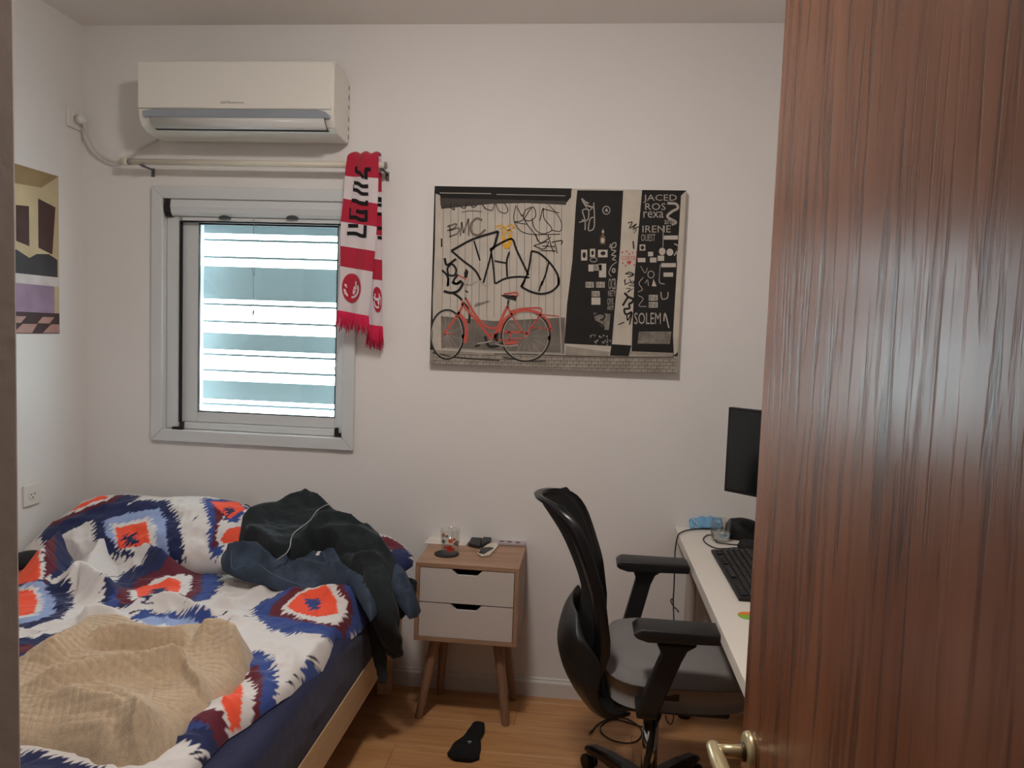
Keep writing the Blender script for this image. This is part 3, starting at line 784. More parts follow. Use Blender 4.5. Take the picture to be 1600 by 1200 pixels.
# big black graffiti
g = ink('graffiti', (26, 23, 21)); gg = ink('graffiti_grey', (110, 100, 92))
def T5(x, y): return ((x/7.5+670-660)*1600/430.0, (y/7.5+285-280)*1191/320.0)     # upper-left zoom -> crop 5
def T6(x, y): return ((x/7.5+670-660)*1600/430.0, (y/7.5+425-280)*1191/320.0)
def T7(x, y): return ((x/7.5+870-660)*1600/430.0, (y/7.5+285-280)*1191/320.0)
def T8(x, y): return ((x/7.5+870-660)*1600/430.0, (y/7.5+425-280)*1191/320.0)
def st(T, pts, w, off=o4, n=None): return ribbon(CS, [T(*p) for p in pts], w, off, n)
big = [st(T5, [(815, 570), (520, 660), (265, 795)], 13), st(T5, [(265, 795), (400, 910), (540, 1020), (610, 1140)], 12), st(T5, [(815, 570), (790, 670), (760, 760), (720, 790)], 14),
       st(T5, [(530, 680), (600, 910)], 10), st(T5, [(720, 790), (730, 840), (640, 1170)], 11), st(T5, [(720, 780), (880, 690), (980, 665), (1030, 790), (1170, 1080)], 12),
       st(T5, [(735, 830), (760, 1010), (775, 1180)], 10), st(T5, [(770, 915), (905, 940)], 10), st(T5, [(945, 810), (915, 920), (920, 1100)], 11),
       st(T5, [(780, 1180), (900, 1120), (1050, 1100), (1180, 1110)], 11), st(T5, [(1205, 800), (1180, 960), (1150, 1080), (1080, 1220)], 11), st(T5, [(1205, 800), (1300, 830), (1420, 940), (1510, 1080), (1520, 1200)], 12),
       st(T6, [(1520, 60), (1520, 140), (1440, 220), (1320, 250), (1200, 225), (1090, 170)], 12), st(T5, [(1405, 930), (1370, 1070), (1320, 1200)], 10), st(T6, [(1330, 100), (1290, 220)], 9), st(T6, [(1090, 170), (1130, 90)], 9),
       st(T5, [(185, 880), (215, 960), (320, 890)], 14), st(T5, [(230, 1080), (220, 1000), (270, 950), (320, 1010), (300, 1080), (230, 1080)], 12), st(T5, [(155, 1020), (220, 1090), (230, 1200)], 12), st(T6, [(230, 60), (220, 160)], 12),
       st(T5, [(340, 1070), (290, 1150), (330, 1180), (390, 1150)], 12), st(T6, [(270, 110), (320, 130), (380, 90)], 12), st(T6, [(175, 215), (260, 235), (340, 215), (390, 150), (405, 100)], 15), st(T6, [(290, 240), (350, 280), (390, 320)], 13),
       blob(CS, [T5(*p) for p in ((440, 1000), (465, 1040), (450, 1110), (415, 1110), (415, 1050))], o4), st(T5, [(150, 650), (150, 750)], 8)]
CB('printed_graffiti', big, g)
thin = [st(T5, [(1000, 460), (1100, 440), (1200, 300), (1240, 310), (1250, 400), (1180, 450), (1110, 420), (1130, 330), (1200, 290)], 5), st(T5, [(1020, 270), (995, 400), (1020, 500), (1100, 580), (1250, 610), (1540, 605)], 4.5),
        st(T5, [(1090, 370), (1160, 500), (1240, 600), (1280, 690)], 5), st(T5, [(1210, 420), (1240, 540), (1330, 600), (1430, 570), (1430, 520), (1350, 420), (1340, 300), (1300, 450)], 5), st(T5, [(1400, 260), (1500, 370), (1555, 480), (1540, 570), (1440, 560)], 4.5),
        st(T5, [(1030, 280), (1090, 400)], 5), st(T5, [(1340, 310), (1530, 360)], 4.5), st(T5, [(1000, 465), (1150, 490)], 4), st(T5, [(1250, 600), (1290, 690), (1330, 700), (1430, 640)], 5), st(T5, [(1230, 740), (1400, 690), (1350, 780), (1230, 740)], 5.5, n=9),
        st(T5, [(1395, 610), (1440, 760), (1470, 820)], 5.5), st(T5, [(1310, 795), (1490, 800)], 5), st(T5, [(1330, 745), (1480, 750)], 5), st(T5, [(1440, 700), (1560, 680), (1550, 730)], 6, n=8), st(T5, [(1480, 710), (1505, 830)], 5)]
thin += [st(T5, [(150, 300), (220, 270), (300, 320), (280, 250), (350, 270), (420, 300), (460, 230), (520, 290), (600, 240), (660, 300)], 6), st(T5, [(650, 300), (740, 325), (780, 240), (820, 330), (900, 360), (925, 310), (860, 210)], 4.5)]
thin += [st(T6, [(540+i*22, 370-i*5), (550+i*22, 400-i*8), (560+i*22, 350-i*4)], 2.5) for i in range(8)]
CB('printed_scrawls', thin, ink('scrawl', (58, 51, 46)))
bmc = [st(T5, [(240, 490), (255, 640)], 7), st(T5, [(215, 515), (320, 480), (300, 530), (215, 560)], 8), st(T5, [(240, 560), (350, 530), (340, 590), (240, 630)], 8), st(T5, [(370, 620), (385, 460)], 8), st(T5, [(385, 460), (405, 590)], 9), st(T5, [(405, 590), (465, 420)], 8), st(T5, [(465, 420), (468, 620)], 9),
       st(T5, [(625, 440), (560, 420), (505, 470), (490, 540), (520, 600), (590, 610), (665, 550)], 13), st(T5, [(385, 345), (500, 330), (620, 340)], 5)]
CB('printed_tag_lettering', bmc, gg)
yel = ink('yellow', (212, 158, 44))
CB('printed_yellow_mark', [blob(CS, [T5(*p) for p in ((850, 610), (890, 610), (895, 710), (930, 715), (930, 600), (975, 600), (978, 710), (940, 770), (890, 775), (860, 720))], o4), text_on(CS, 'BLACK TULIP', *[T5(820, 0)[0], T5(1010, 0)[0], T5(0, 545)[1], T5(0, 500)[1]], o4) if False else st(T5, [(780, 520), (850, 500), (900, 530), (960, 490), (1020, 540)], 8),
    st(T5, [(860, 560), (900, 590), (940, 555), (980, 585)], 10), st(T5, [(820, 545), (870, 530), (930, 560), (1000, 520)], 6)], yel)
# bicycle
rb_ = ink('bike_red', (190, 84, 72)); tyre = ink('tyre', (40, 37, 34)); rim = ink('rim', (168, 160, 150))
def ring(T, cx, cy, rx, ry, w, off): 
    e = [T(*p) for p in ellipse(cx, cy, rx, ry, 36)]; e.append(e[0]); e.append(e[1])
    return ribbon(CS, e, w, off, n=80)
bike = [ring(T6, 215, 720, 195, 285, 11, o4), ring(T6, 1137, 740, 282, 292, 11, o4)]
bk = CB('printed_bicycle_tyres', bike, tyre)
CB('printed_wheel_rims', [ring(T6, 215, 720, 180, 270, 4.5, o5), ring(T6, 1137, 740, 268, 278, 4.5, o5)], rim)
fr = [st(T6, [(440, 310), (540, 480), (640, 600), (720, 645), (800, 645)], 13, o5), st(T6, [(390, 360), (560, 560), (740, 780)], 13, o5), st(T6, [(925, 390), (840, 570), (770, 760)], 15, o5), st(T6, [(400, 330), (380, 420), (290, 560), (180, 720)], 13, o5), st(T6, [(340, 460), (420, 560), (445, 660), (425, 820)], 20, o5),
      st(T6, [(920, 390), (980, 500), (1100, 700)], 9, o5), st(T6, [(1310, 490), (1170, 680), (1130, 740)], 9, o5), st(T6, [(960, 450), (1100, 420), (1300, 415), (1320, 480)], 9, o5), st(T6, [(830, 700), (870, 580), (960, 490), (1120, 440), (1260, 460), (1320, 500)], 16, o5), st(T6, [(1300, 490), (1400, 560), (1440, 690)], 12, o5),
      st(T6, [(1330, 490), (1530, 510)], 5, o5), st(T6, [(1200, 640), (1440, 655)], 6, o5), st(T6, [(880, 690), (1100, 700), (1180, 720)], 12, o5), st(T6, [(780, 790), (1000, 775), (1130, 760)], 7, o5), blob(CS, [T6(*p) for p in ((900, 810), (1040, 790), (1035, 835), (880, 840))], o5), st(T6, [(700, 720), (740, 710), (750, 760)], 9, o5),
      st(T6, [(160, 720), (300, 710)], 5, o5), st(T6, [(350, 30), (440, 80)], 7, o5), st(T6, [(880, 250), (960, 240), (1030, 235), (1040, 270), (960, 270)], 9, o5), st(T6, [(900, 720), (950, 690), (960, 770), (900, 800)], 6, o5)]
CB('printed_bicycle_frame', fr, rb_)
CB('printed_bicycle_dark_parts', [blob(CS, [T6(*p) for p in ((840, 260), (900, 260), (1035, 275), (1020, 335), (970, 315), (920, 310))], o5), st(T6, [(935, 320), (925, 380)], 9, o5), st(T6, [(400, 350), (450, 400), (480, 500), (470, 590)], 14, o4),
    blob(CS, [T6(*p) for p in ((770, 720), (820, 700), (810, 800), (760, 780))], o5), st(T6, [(660, 740), (700, 850), (780, 860), (860, 830)], 16, o4), st(T6, [(540, 860), (600, 845)], 10, o4), st(T6, [(430, 210), (460, 230)], 8, o5), st(T6, [(430, 290), (440, 310)], 9, o5)], tyre)
CB('printed_bicycle_cranks', [st(T6, [(570, 825), (660, 815), (740, 795)], 7, o5), st(T6, [(780, 830), (900, 855), (1050, 845)], 7, o5), st(T6, [(470, 60), (440, 180), (440, 280)], 7, o5), st(T6, [(380, 80), (450, 140), (520, 130), (560, 105), (600, 110), (680, 165)], 7, o5)]
    + [st(T6, [(1137, 740), (1137+250*math.cos(a), 740+260*math.sin(a))], 1.6, o4) for a in np.arange(0, 6.28, 0.42)] + [st(T6, [(215, 720), (215+170*math.cos(a), 720+260*math.sin(a))], 1.6, o4) for a in np.arange(0.2, 6.28, 0.48)], rim)
# stickers and light tags on the dark doors
stk = ink('sticker', (186, 178, 166)); tagw = ink('tag_white', (168, 160, 150))
sp = []
def sticker(T, x, y, w, h, word=None, a=0):
    sp.append(blob(CS, [T(x-w/2, y-h/2), T(x+w/2, y-h/2+a), T(x+w/2, y+h/2+a), T(x-w/2, y+h/2)], o3))
    if word: words.append(text_on(CS, word, T(x-w*0.44, y)[0], T(x+w*0.44, y)[0], T(x, y+h*0.40)[1], T(x, y-h*0.40)[1], o4))
words = []
for T, x, y, w, h, word in ((T8, 385, 145, 96, 66, 'BNE'), (T8, 510, 145, 100, 66, 'BNE'), (T8, 455, 250, 92, 62, 'BNE'), (T8, 458, 335, 104, 84, None), (T8, 1127, 298, 104, 66, 'BNE'), (T8, 1127, 380, 104, 66, 'BNE'), (T7, 480, 995, 90, 70, 'BN'),
                            (T7, 320, 850, 72, 125, None), (T7, 418, 825, 62, 95, None), (T7, 537, 833, 112, 88, None), (T7, 400, 1000, 60, 80, None), (T7, 535, 1030, 84, 160, None), (T7, 1330, 650, 165, 48, None), (T7, 1305, 970, 170, 48, None), (T7, 1000, 765, 66, 70, None),
                            (T7, 1095, 840, 60, 52, None), (T7, 1125, 910, 76, 56, None), (T7, 1215, 890, 76, 60, None), (T7, 990, 910, 90, 50, None), (T7, 1302, 1080, 112, 50, None), (T7, 1420, 860, 40, 150, None)):
    sticker(T, x, y, w, h, word)
sp += [blob(CS, [T7(*p) for p in ellipse(1230, 810, 38, 44, 16)], o3), blob(CS, [T7(*p) for p in ellipse(1320, 820, 40, 42, 16)], o3), blob(CS, [T8(*p) for p in ((1110, 165), (1130, 80), (1165, 165))], o3)]
CB('printed_stickers', sp, stk)
face = [blob(CS, [T7(*p) for p in ellipse(320, 850, 20, 36, 10)], o4), blob(CS, [T7(*p) for p in ellipse(418, 825, 16, 28, 10)], o4), blob(CS, [T7(*p) for p in ellipse(540, 830, 30, 24, 10)], o4), blob(CS, [T7(*p) for p in ellipse(1000, 765, 22, 24, 10)], o4)]
CB('printed_sticker_lettering', words+face, g)
tg = []
def word(T, s, x0, x1, y0, y1, off=o3): return text_on(CS, s, T(x0, 0)[0], T(x1, 0)[0], T(0, y1)[1], T(0, y0)[1], off)
tg += [word(T7, 'rexa', 1010, 1245, 345, 420), word(T7, 'IRENE', 1000, 1330, 510, 590), word(T7, 'OUEST', 985, 1150, 610, 690), word(T7, 'JACED', 1010, 1400, 150, 245), word(T7, 'ROS', 1030, 1270, 250, 330), word(T7, 'ane', 1255, 1370, 445, 495), word(T8, 'SOLEM', 905, 1215, 470, 605)]
tg += [st(T7, [(1290, 250), (1390, 260), (1410, 310), (1340, 350), (1290, 410), (1390, 470), (1340, 500)], 15, o3), st(T8, [(1250, 570), (1265, 480), (1310, 650)], 8, o3), st(T7, [(1240, 510), (1240, 760)], 4, o3), st(T7, [(330, 560), (330, 450), (300, 330), (370, 330), (360, 440), (290, 440)], 6, o3), st(T7, [(430, 240), (440, 420), (430, 540), (370, 560), (390, 430), (440, 410)], 6, o3),
       st(T7, [(290, 190), (330, 260), (430, 300)], 9, o3), st(T7, [(300, 200), (330, 230), (370, 250)], 9, o3), st(T7, [(260, 470), (330, 450)], 6, o3), st(T7, [(320, 260), (380, 330), (440, 260)], 5, o3)]
tg += [ring(T7, 578, 330, 42, 46, 5, o3), blob(CS, [T7(*p) for p in ((560, 345), (580, 300), (600, 345))], o3), ring(T7, 1100, 1078, 36, 40, 5, o3), ring(T7, 430, 905, 40, 25, 4, o3)]
tg += [st(T7, [(630, 720), (620, 760), (680, 760), (690, 710), (650, 720), (640, 790), (690, 800), (640, 850), (690, 860), (650, 900), (690, 910)], 6, o3), st(T7, [(700, 930), (640, 980), (610, 1060), (640, 1100)], 4.5, o3), ring(T7, 665, 1030, 16, 22, 7, o3)]
tg += [word(T8, 'OCB', 605, 690, 70, 200), word(T8, 'NETY', 600, 690, 210, 280), word(T8, 'OIYK', 590, 665, 300, 380), word(T8, 'AKM', 590, 660, 385, 440)]
tg += [st(T8, [(950, 230), (1000, 200), (960, 130), (1010, 60)], 4, o3), st(T8, [(950, 270), (1010, 310), (960, 390), (1050, 400)], 4, o3), st(T8, [(1215, 230), (1230, 310), (1290, 300), (1300, 230)], 6, o3), st(T8, [(1200, 20), (1200, 120), (1260, 140)], 5, o3), st(T8, [(1030, 130), (1060, 90), (1070, 160)], 4, o3), st(T7, [(980, 980), (1030, 1060), (1060, 1000)], 3.5, o3), st(T7, [(1210, 960), (1190, 1150)], 3.5, o3), st(T7, [(1370, 720), (1420, 760), (1370, 860)], 7, o3)]
for i in range(26):
    x, y = 380+random.random()*240, 720+random.random()*140
    tg.append(blob(CS, [T8(x, y), T8(x+random.uniform(8, 30), y+random.uniform(-14, 8)), T8(x+random.uniform(0, 22), y+random.uniform(8, 28))], o3))
CB('printed_light_tags', tg, tagw)
CB('printed_panels', [blob(CS, [T8(*p) for p in ((430, 470), (630, 485), (610, 670), (550, 670), (540, 640), (440, 560))], o3), blob(CS, [T8(*p) for p in ((960, 690), (1340, 690), (1320, 835), (945, 830))], o3)], M('print_panel', (120, 113, 104), rough=0.8, var=(40, 0.35)))
CB('printed_dark_marks', [st(T8, [(440, 560), (430, 510), (500, 480), (560, 500), (540, 550), (510, 550)], 10, o4), st(T8, [(430, 560), (540, 620), (545, 670)], 10, o4), st(T7, [(830, 480), (880, 470), (850, 540), (930, 490), (890, 540), (970, 520)], 6, o4), st(T7, [(880, 560), (930, 550), (900, 600)], 4, o4),
    st(T7, [(890, 690), (900, 780)], 8, o4), st(T7, [(800, 1070), (850, 1050), (900, 1080), (830, 1110)], 6, o4), st(T7, [(790, 1140), (800, 1200)], 5, o4), st(T7, [(850, 1130), (880, 1190), (910, 1150)], 5, o4), st(T8, [(800, 20), (890, 30), (830, 60)], 5, o4), st(T8, [(800, 80), (800, 140), (850, 120), (900, 110), (900, 160), (840, 150)], 5, o4), st(T8, [(810, 190), (860, 190), (820, 240), (890, 190)], 4, o4),
    st(T8, [(790, 240), (840, 290), (890, 310), (880, 350), (840, 370)], 13, o4), st(T8, [(830, 290), (770, 390)], 12, o4), st(T8, [(840, 370), (850, 420), (790, 430), (810, 490), (880, 460)], 12, o4), st(T8, [(820, 500), (830, 560), (880, 470), (850, 610)], 8, o4), st(T8, [(720, 610), (790, 580)], 6, o4)], g)
rd = ink('heart_red', (188, 52, 44))
hearts = [word(T7, 'I LOVE YOU', 755, 935, 860, 910, o4), blob(CS, [T7(*p) for p in ((845, 965), (815, 930), (830, 915), (845, 928), (862, 915), (872, 935))], o4)]
for x, y in ((765, 820), (815, 808), (845, 838), (885, 825), (930, 818), (770, 945), (805, 975), (905, 965)):
    hearts.append(blob(CS, [T7(x, y+12), T7(x-12, y-4), T7(x-5, y-10), T7(x, y-4), T7(x+6, y-10), T7(x+12, y-2)], o4))
CB('printed_hearts', hearts, rd)
CB('printed_bottle', [blob(CS, [T7(*p) for p in ((505, 720), (503, 650), (528, 610), (530, 540), (548, 540), (550, 610), (570, 650), (562, 730))], o3)], ink('bottle', (104, 84, 58)))
CB('printed_bottle_label', [blob(CS, [T7(*p) for p in ellipse(536, 680, 22, 32, 14)], o4), blob(CS, [T7(*p) for p in ((526, 565), (552, 565), (552, 592), (526, 592))], o4)], stk)

# ================================================================== POSTER on the left wall (plain stand-in for a known picture)
py1 = Xp(91, 275, XL)[1]; py0 = py1-0.95
pz0_, pz1_ = 1.408, 2.032
poster = thing('wall_poster', (XL, (py0+py1)/2, pz0_), 'unframed poster in gold, plum and lilac on the left wall', 'poster')
def PS(a, b, o): return np.array((XL+0.0012+o, py1-a*(py1-py0), pz0_+b*(pz1_-pz0_)))
box('poster_sheet', XL+0.0003, XL+0.0012, py0, py1, pz0_, pz1_, M('poster_gold', (198, 180, 144), rough=0.55, var=(6, 0.15)), poster)
def PB(name, polys, col, off): make(name, *join(*[blob(PS, p, off) for p in polys]), M('poster_'+name, col, rough=0.55, var=(14, 0.12)), poster, kind='stuff' if len(polys) > 1 else None)
PB('vault_arcs', [[(0.0, 1.0), (0.5, 1.0), (0.3, 0.88), (0.1, 0.90)]], (150, 128, 92), 0.0003)
PB('dark_panels', [[(0.02, 0.80), (0.12, 0.83), (0.12, 0.53), (0.04, 0.50)], [(0.17, 0.77), (0.24, 0.76), (0.24, 0.55), (0.17, 0.53)], [(0.32, 0.72), (0.38, 0.71), (0.38, 0.55), (0.32, 0.54)], [(0.6, 0.72), (0.66, 0.74), (0.66, 0.53), (0.6, 0.55)], [(0.8, 0.78), (0.9, 0.8), (0.9, 0.5), (0.8, 0.53)]], (72, 46, 44), 0.0003)
PB('dark_shapes', [[(0.01, 0.47), (0.06, 0.50), (0.13, 0.49), (0.17, 0.46), (0.24, 0.50), (0.33, 0.47), (0.33, 0.36), (0.01, 0.34)], [(0.4, 0.48), (0.6, 0.5), (0.85, 0.47), (0.95, 0.36), (0.4, 0.36)]], (58, 56, 60), 0.0006)
PB('table_top', [[(0.0, 0.36), (1, 0.36), (1, 0.31), (0.0, 0.30)]], (206, 198, 196), 0.0009)
PB('lilac_cloth', [[(0.03, 0.30), (0.97, 0.31), (0.97, 0.14), (0.03, 0.13)]], (150, 126, 150), 0.0009)
PB('dark_floor', [[(0, 0.13), (1, 0.14), (1, 0), (0, 0)]], (64, 44, 46), 0.0006)
PB('pale_floor_tiles', [[(0.0+i*0.16, 0.005), (0.10+i*0.16, 0.005), (0.05+i*0.16, 0.06), (-0.03+i*0.16+(0.03 if i == 0 else 0), 0.06)] for i in range(6)]+[[(0.06+i*0.16, 0.065), (0.13+i*0.16, 0.065), (0.10+i*0.16, 0.105), (0.03+i*0.16, 0.105)] for i in range(5)], (176, 136, 128), 0.0009)

# ================================================================== NIGHTSTAND
nx0, nx1, ny0, ny1 = -0.594, -0.211, 2.675, 2.975
nz0, nz1 = 0.332, 0.626
oak = wood('nightstand_oak', (118, 88, 68), (152, 118, 94), (172, 138, 112), scale=(1.4, 14, 14), rough=0.5, streak=0.4, fine=3.0, bump=0.05)
oakv = wood('nightstand_oak_upright', (118, 88, 68), (152, 118, 94), (172, 138, 112), scale=(14, 14, 1.4), rough=0.5, streak=0.4, fine=3.0, bump=0.05)
lacq = M('drawer_white', (205, 198, 192), rough=0.45)
ns = thing('nightstand', ((nx0+nx1)/2, (ny0+ny1)/2, 0), 'small oak nightstand with two white drawers and splayed legs', 'nightstand')
t = 0.016
box('top_panel', nx0, nx1, ny0, ny1, nz1-t, nz1, oak, ns, bevel=0.0015)
box('bottom_panel', nx0, nx1, ny0, ny1, nz0, nz0+t, oak, ns, bevel=0.0015)
box('side_panel', nx0, nx0+t, ny0, ny1, nz0+t, nz1-t, oakv, ns, bevel=0.0012)
box('side_panel', nx1-t, nx1, ny0, ny1, nz0+t, nz1-t, oakv, ns, bevel=0.0012)
box('back_panel', nx0+t, nx1-t, ny1-0.006, ny1-0.002, nz0+t, nz1-t, oakv, ns)
ix0, ix1 = nx0+t+0.002, nx1-t-0.002; iz0, iz1 = nz0+t+0.002, nz1-t-0.002; zm = (iz0+iz1)/2
cxm = (ix0+ix1)/2
for a, b in ((iz0, zm-0.002), (zm+0.002, iz1)):
    # front with a trapezoid finger cut-out in the top edge
    out = [(ix0, a), (ix1, a), (ix1, b), (cxm+0.058, b), (cxm+0.036, b-0.022), (cxm-0.036, b-0.022), (cxm-0.058, b), (ix0, b)]
    v, f = prism(out, lambda p, q: (p, ny0+0.001, q), (0, 0.016, 0))
    dr = make('drawer', v, f, lacq, ns)
    make('drawer_box', *join(boxv(ix0+0.006, ix1-0.006, ny0+0.20, ny0+0.212, a+0.006, b-0.03), boxv(ix0+0.006, ix1-0.006, ny0+0.02, ny0+0.20, a+0.004, a+0.010)), M('drawer_inside', (34, 28, 26), rough=0.9), dr)
leg_prof = wood('nightstand_leg', (104, 78, 60), (140, 108, 86), (158, 126, 104), scale=(12, 12, 1.5), rough=0.5, streak=0.4, fine=3.0, bump=0.05)
for (lx, ly), (fx, fy) in (((nx0+0.075, ny0+0.06), (nx0+0.012, 2.765-0.02)), ((nx1-0.075, ny0+0.06), (nx1-0.035, 2.765-0.02)), ((nx0+0.075, ny1-0.06), (nx0+0.055, ny1-0.03)), ((nx1-0.075, ny1-0.06), (nx1-0.025, ny1-0.03))):
    make('leg', *tube([(lx, ly, nz0-0.0005), (fx, fy, 0.001)], [0.021, 0.0145], 18), leg_prof, ns, smooth=False, bevel=0.001)

# things on the nightstand
def clear_glass():
    m = bpy.data.materials.new('clear_glass'); m.use_nodes = True
    nt = m.node_tree; nt.nodes.remove(nt.nodes['Principled BSDF'])
    t_ = nt.nodes.new('ShaderNodeBsdfTransparent'); t_.inputs[0].default_value = (0.96, 0.965, 0.96, 1)
    g_ = nt.nodes.new('ShaderNodeBsdfGlossy'); g_.inputs['Roughness'].default_value = 0.03
    x_ = nt.nodes.new('ShaderNodeMixShader')
    x_.inputs[0].default_value = 0.12; nt.links.new(t_.outputs[0], x_.inputs[1]); nt.links.new(g_.outputs[0], x_.inputs[2])
    nt.links.new(x_.outputs[0], nt.nodes['Material Output'].inputs[0])
    return m
zt_ = nz1+0.0008
c = Zp(698, 866, zt_)
coaster = make('coaster', *lathe([(0.046, 0), (0.047, 0.002), (0.046, 0.004), (0, 0.004)], (c[0], c[1], zt_), 32), M('coaster_black', (26, 28, 34), rough=0.7), label='round black coaster under the glass on the nightstand', cat='coaster')
clear = clear_glass()
gz = zt_+0.0046; gc = (c[0]+0.010, c[1]+0.004)
g1 = thing('drinking_glass', (gc[0], gc[1], gz), 'clear tumbler with red and orange leaf prints on the nightstand', 'glass')
make('glass_wall', *lathe([(0.0, 0.0), (0.031, 0.0), (0.0325, 0.004), (0.0385, 0.092), (0.0375, 0.093), (0.0365, 0.092), (0.031, 0.012), (0.0, 0.010)], (gc[0], gc[1], gz), 40), clear, g1, smooth=True)
def GS(a, b, o):
    r = 0.0327+(0.006*b/0.092)+0.0006+o
    return np.array((gc[0]+r*math.sin(a), gc[1]-r*math.cos(a), gz+b))
def leaf_shape(a, b, s):
    pts = []
    for i in range(16):
        th = 2*math.pi*i/16; r = s*(1.0 if i % 2 == 0 else 0.55)
        pts.append((a+r*math.cos(th)/0.036, b+r*math.sin(th)))
    return pts
for nm, col, ls in (('red_leaf', (176, 40, 30), [(0.15, 0.026, 0.017), (-0.35, 0.030, 0.008), (0.62, 0.022, 0.007), (2.4, 0.03, 0.016)]), ('orange_leaf', (204, 96, 52), [(0.25, 0.056, 0.012), (0.62, 0.062, 0.008), (-2.2, 0.06, 0.012)]), ('grey_leaf', (92, 108, 108), [(-0.55, 0.052, 0.011), (-0.15, 0.074, 0.007), (0.75, 0.045, 0.009), (1.6, 0.05, 0.012)])):
    for a, b, s in ls:
        make('leaf_print', *blob(GS, leaf_shape(a, b, s), 0), M(nm, col, rough=0.4), g1)
def flat_on(pxs, z, h):
    pts = [Zp(x, y, z) for x, y in pxs]
    v, f = prism([(p[0], p[1]) for p in pts], lambda a, b: (a, b, z), (0, 0, h))
    f = [tuple(reversed(q)) for q in f]
    return v, f
make('paper_note', *flat_on([(662, 849), (672, 839), (735, 844), (727, 853)], zt_, 0.0012), M('paper_white', (216, 208, 198), rough=0.7), label='white paper slip lying behind the glass on the nightstand', cat='paper')
wl = thing('wallet', tuple(Zp(752, 848, zt_)), 'black leather wallet lying open on the nightstand', 'wallet')
leather = M('wallet_leather', (38, 40, 42), rough=0.5, bump=(160, 0.4, 0.001))
make('wallet_half', *flat_on([(731, 854), (740, 838), (755, 840), (750, 858)], zt_, 0.014), leather, wl, bevel=0.004, segs=3)
make('wallet_half', *flat_on([(751, 857), (756, 841), (771, 840), (765, 852)], zt_, 0.018), leather, wl, bevel=0.004, segs=3)
kf = thing('key_fob', tuple(Zp(762, 862, zt_)), 'cream key fob with a dark key lying in front of the wallet', 'key fob')
make('fob_body', *flat_on([(746, 867), (749, 862), (764, 851), (775, 850), (779, 853), (776, 858), (765, 869), (752, 871)], zt_, 0.008), M('fob_cream', (206, 198, 180), rough=0.5), kf, bevel=0.003, segs=3)
make('key_head', *flat_on([(748, 864), (752, 857), (764, 856), (771, 857), (762, 862), (756, 866)], zt_+0.0083, 0.004), M('key_dark', (34, 34, 36), rough=0.4), kf, bevel=0.001)
tin = thing('card_tin', tuple(Zp(800, 848, zt_)), 'flat patterned tin at the back corner of the nightstand', 'tin')
make('tin_box', *flat_on([(779, 852), (779, 844), (822, 847), (821, 854)], zt_, 0.012), M('tin_pale', (188, 180, 184), rough=0.4, metal=0.3), tin, bevel=0.002)
for i, (a, b) in enumerate(((784, 846.5), (796, 847), (809, 848))):
    p = Zp(a, b, zt_+0.0124)
    make('tin_print', *lathe([(0.010, 0.0), (0.010, 0.0006), (0, 0.0006)], (p[0], p[1]+0.004, zt_+0.0122), 14), M('tin_ink', (92, 64, 78), rough=0.5), tin)

# ================================================================== BED
BX0, BX1, BY0, BY1 = -2.105, -0.712, 0.98, 2.98
pine = wood('pine_board', (150, 118, 84), (196, 164, 124), (212, 182, 144), scale=(9, 0.9, 9), rough=0.6, streak=0.25, fine=3.0, bump=0.05)
bed = thing('bed_frame', ((BX0+BX1)/2, (BY0+BY1)/2, 0), 'low pine bed frame under the navy mattress', 'bed')
box('side_rail', BX1-0.024, BX1, BY0, BY1, 0.195, 0.312, pine, bed, bevel=0.002)
box('side_rail', BX0, BX0+0.024, BY0, BY1, 0.195, 0.312, pine, bed, bevel=0.002)
box('end_rail', BX0+0.024, BX1-0.024, BY1-0.024, BY1, 0.195, 0.312, pine, bed, bevel=0.002)
box('end_rail', BX0+0.024, BX1-0.024, BY0, BY0+0.024, 0.195, 0.312, pine, bed, bevel=0.002)
for x in (BX0+0.05, BX1-0.05):
    for y in (BY0+0.06, BY1-0.06):
        box('leg', x-0.025, x+0.025, y-0.025, y+0.025, 0.0, 0.28, pine, bed, bevel=0.002)
for i in range(12):
    y = BY0+0.12+i*0.155
    box('slat', BX0+0.024, BX1-0.024, y, y+0.07, 0.255, 0.273, pine, bed)
navy_fab = M('navy_sheet', (27, 32, 66), rough=0.85, bump=(14, 0.5, 0.006), var=(5, 0.15), sheen=0.1)
# mattress in its fitted sheet, side faces softly bulged and wrinkled
MX0, MX1, MY0, MY1, MZ0, MZ1 = BX0+0.01, BX1-0.006, BY0+0.03, BY1-0.015, 0.275, 0.505
def mattress():
    ny, ns_ = 160, 26
    V, Fq = [], []
    ys = np.linspace(MY0, MY1, ny)
    for y in ys:
        for j in range(ns_+1):
            t = j/ns_
            if t < 0.62:                        # right side, from rail upwards and round the edge
                u = t/0.62; z = MZ0+0.01+(MZ1-MZ0-0.01)*min(1, u*1.05)
                x = MX1+0.010*math.sin(math.pi*u)-0.045*max(0, (u-0.80)/0.2)**2
                n_ = float(fbm(np.array([y*3.0+u*1.2]), np.array([u*2.2]), 5, 3)[0])-0.45
                x += 0.022*n_*math.sin(math.pi*min(1, u)); z -= 0.012*max(0, (u-0.8)/0.2)*(1-u)
            else:
                u = (t-0.62)/0.38; x = MX1-0.045+(MX0-MX1+0.045)*u
                z = MZ1+0.006*(float(vnoise(np.array([x*5]), np.array([y*4]), 3)[0])-0.5)
            V.append((x, y, z))
    for i in range(ny-1):
        for j in range(ns_):
            a = i*(ns_+1)+j; Fq.append((a, a+1, a+ns_+2, a+ns_+1))
    n0 = len(V)
    V += [(MX0, MY0, MZ0), (MX0, MY1, MZ0)]
    Fq.append(tuple([i for i in range(ns_, -1, -1)]+[n0])); Fq.append(tuple([(ny-1)*(ns_+1)+i for i in range(ns_+1)]+[n0+1]))
    return V, Fq
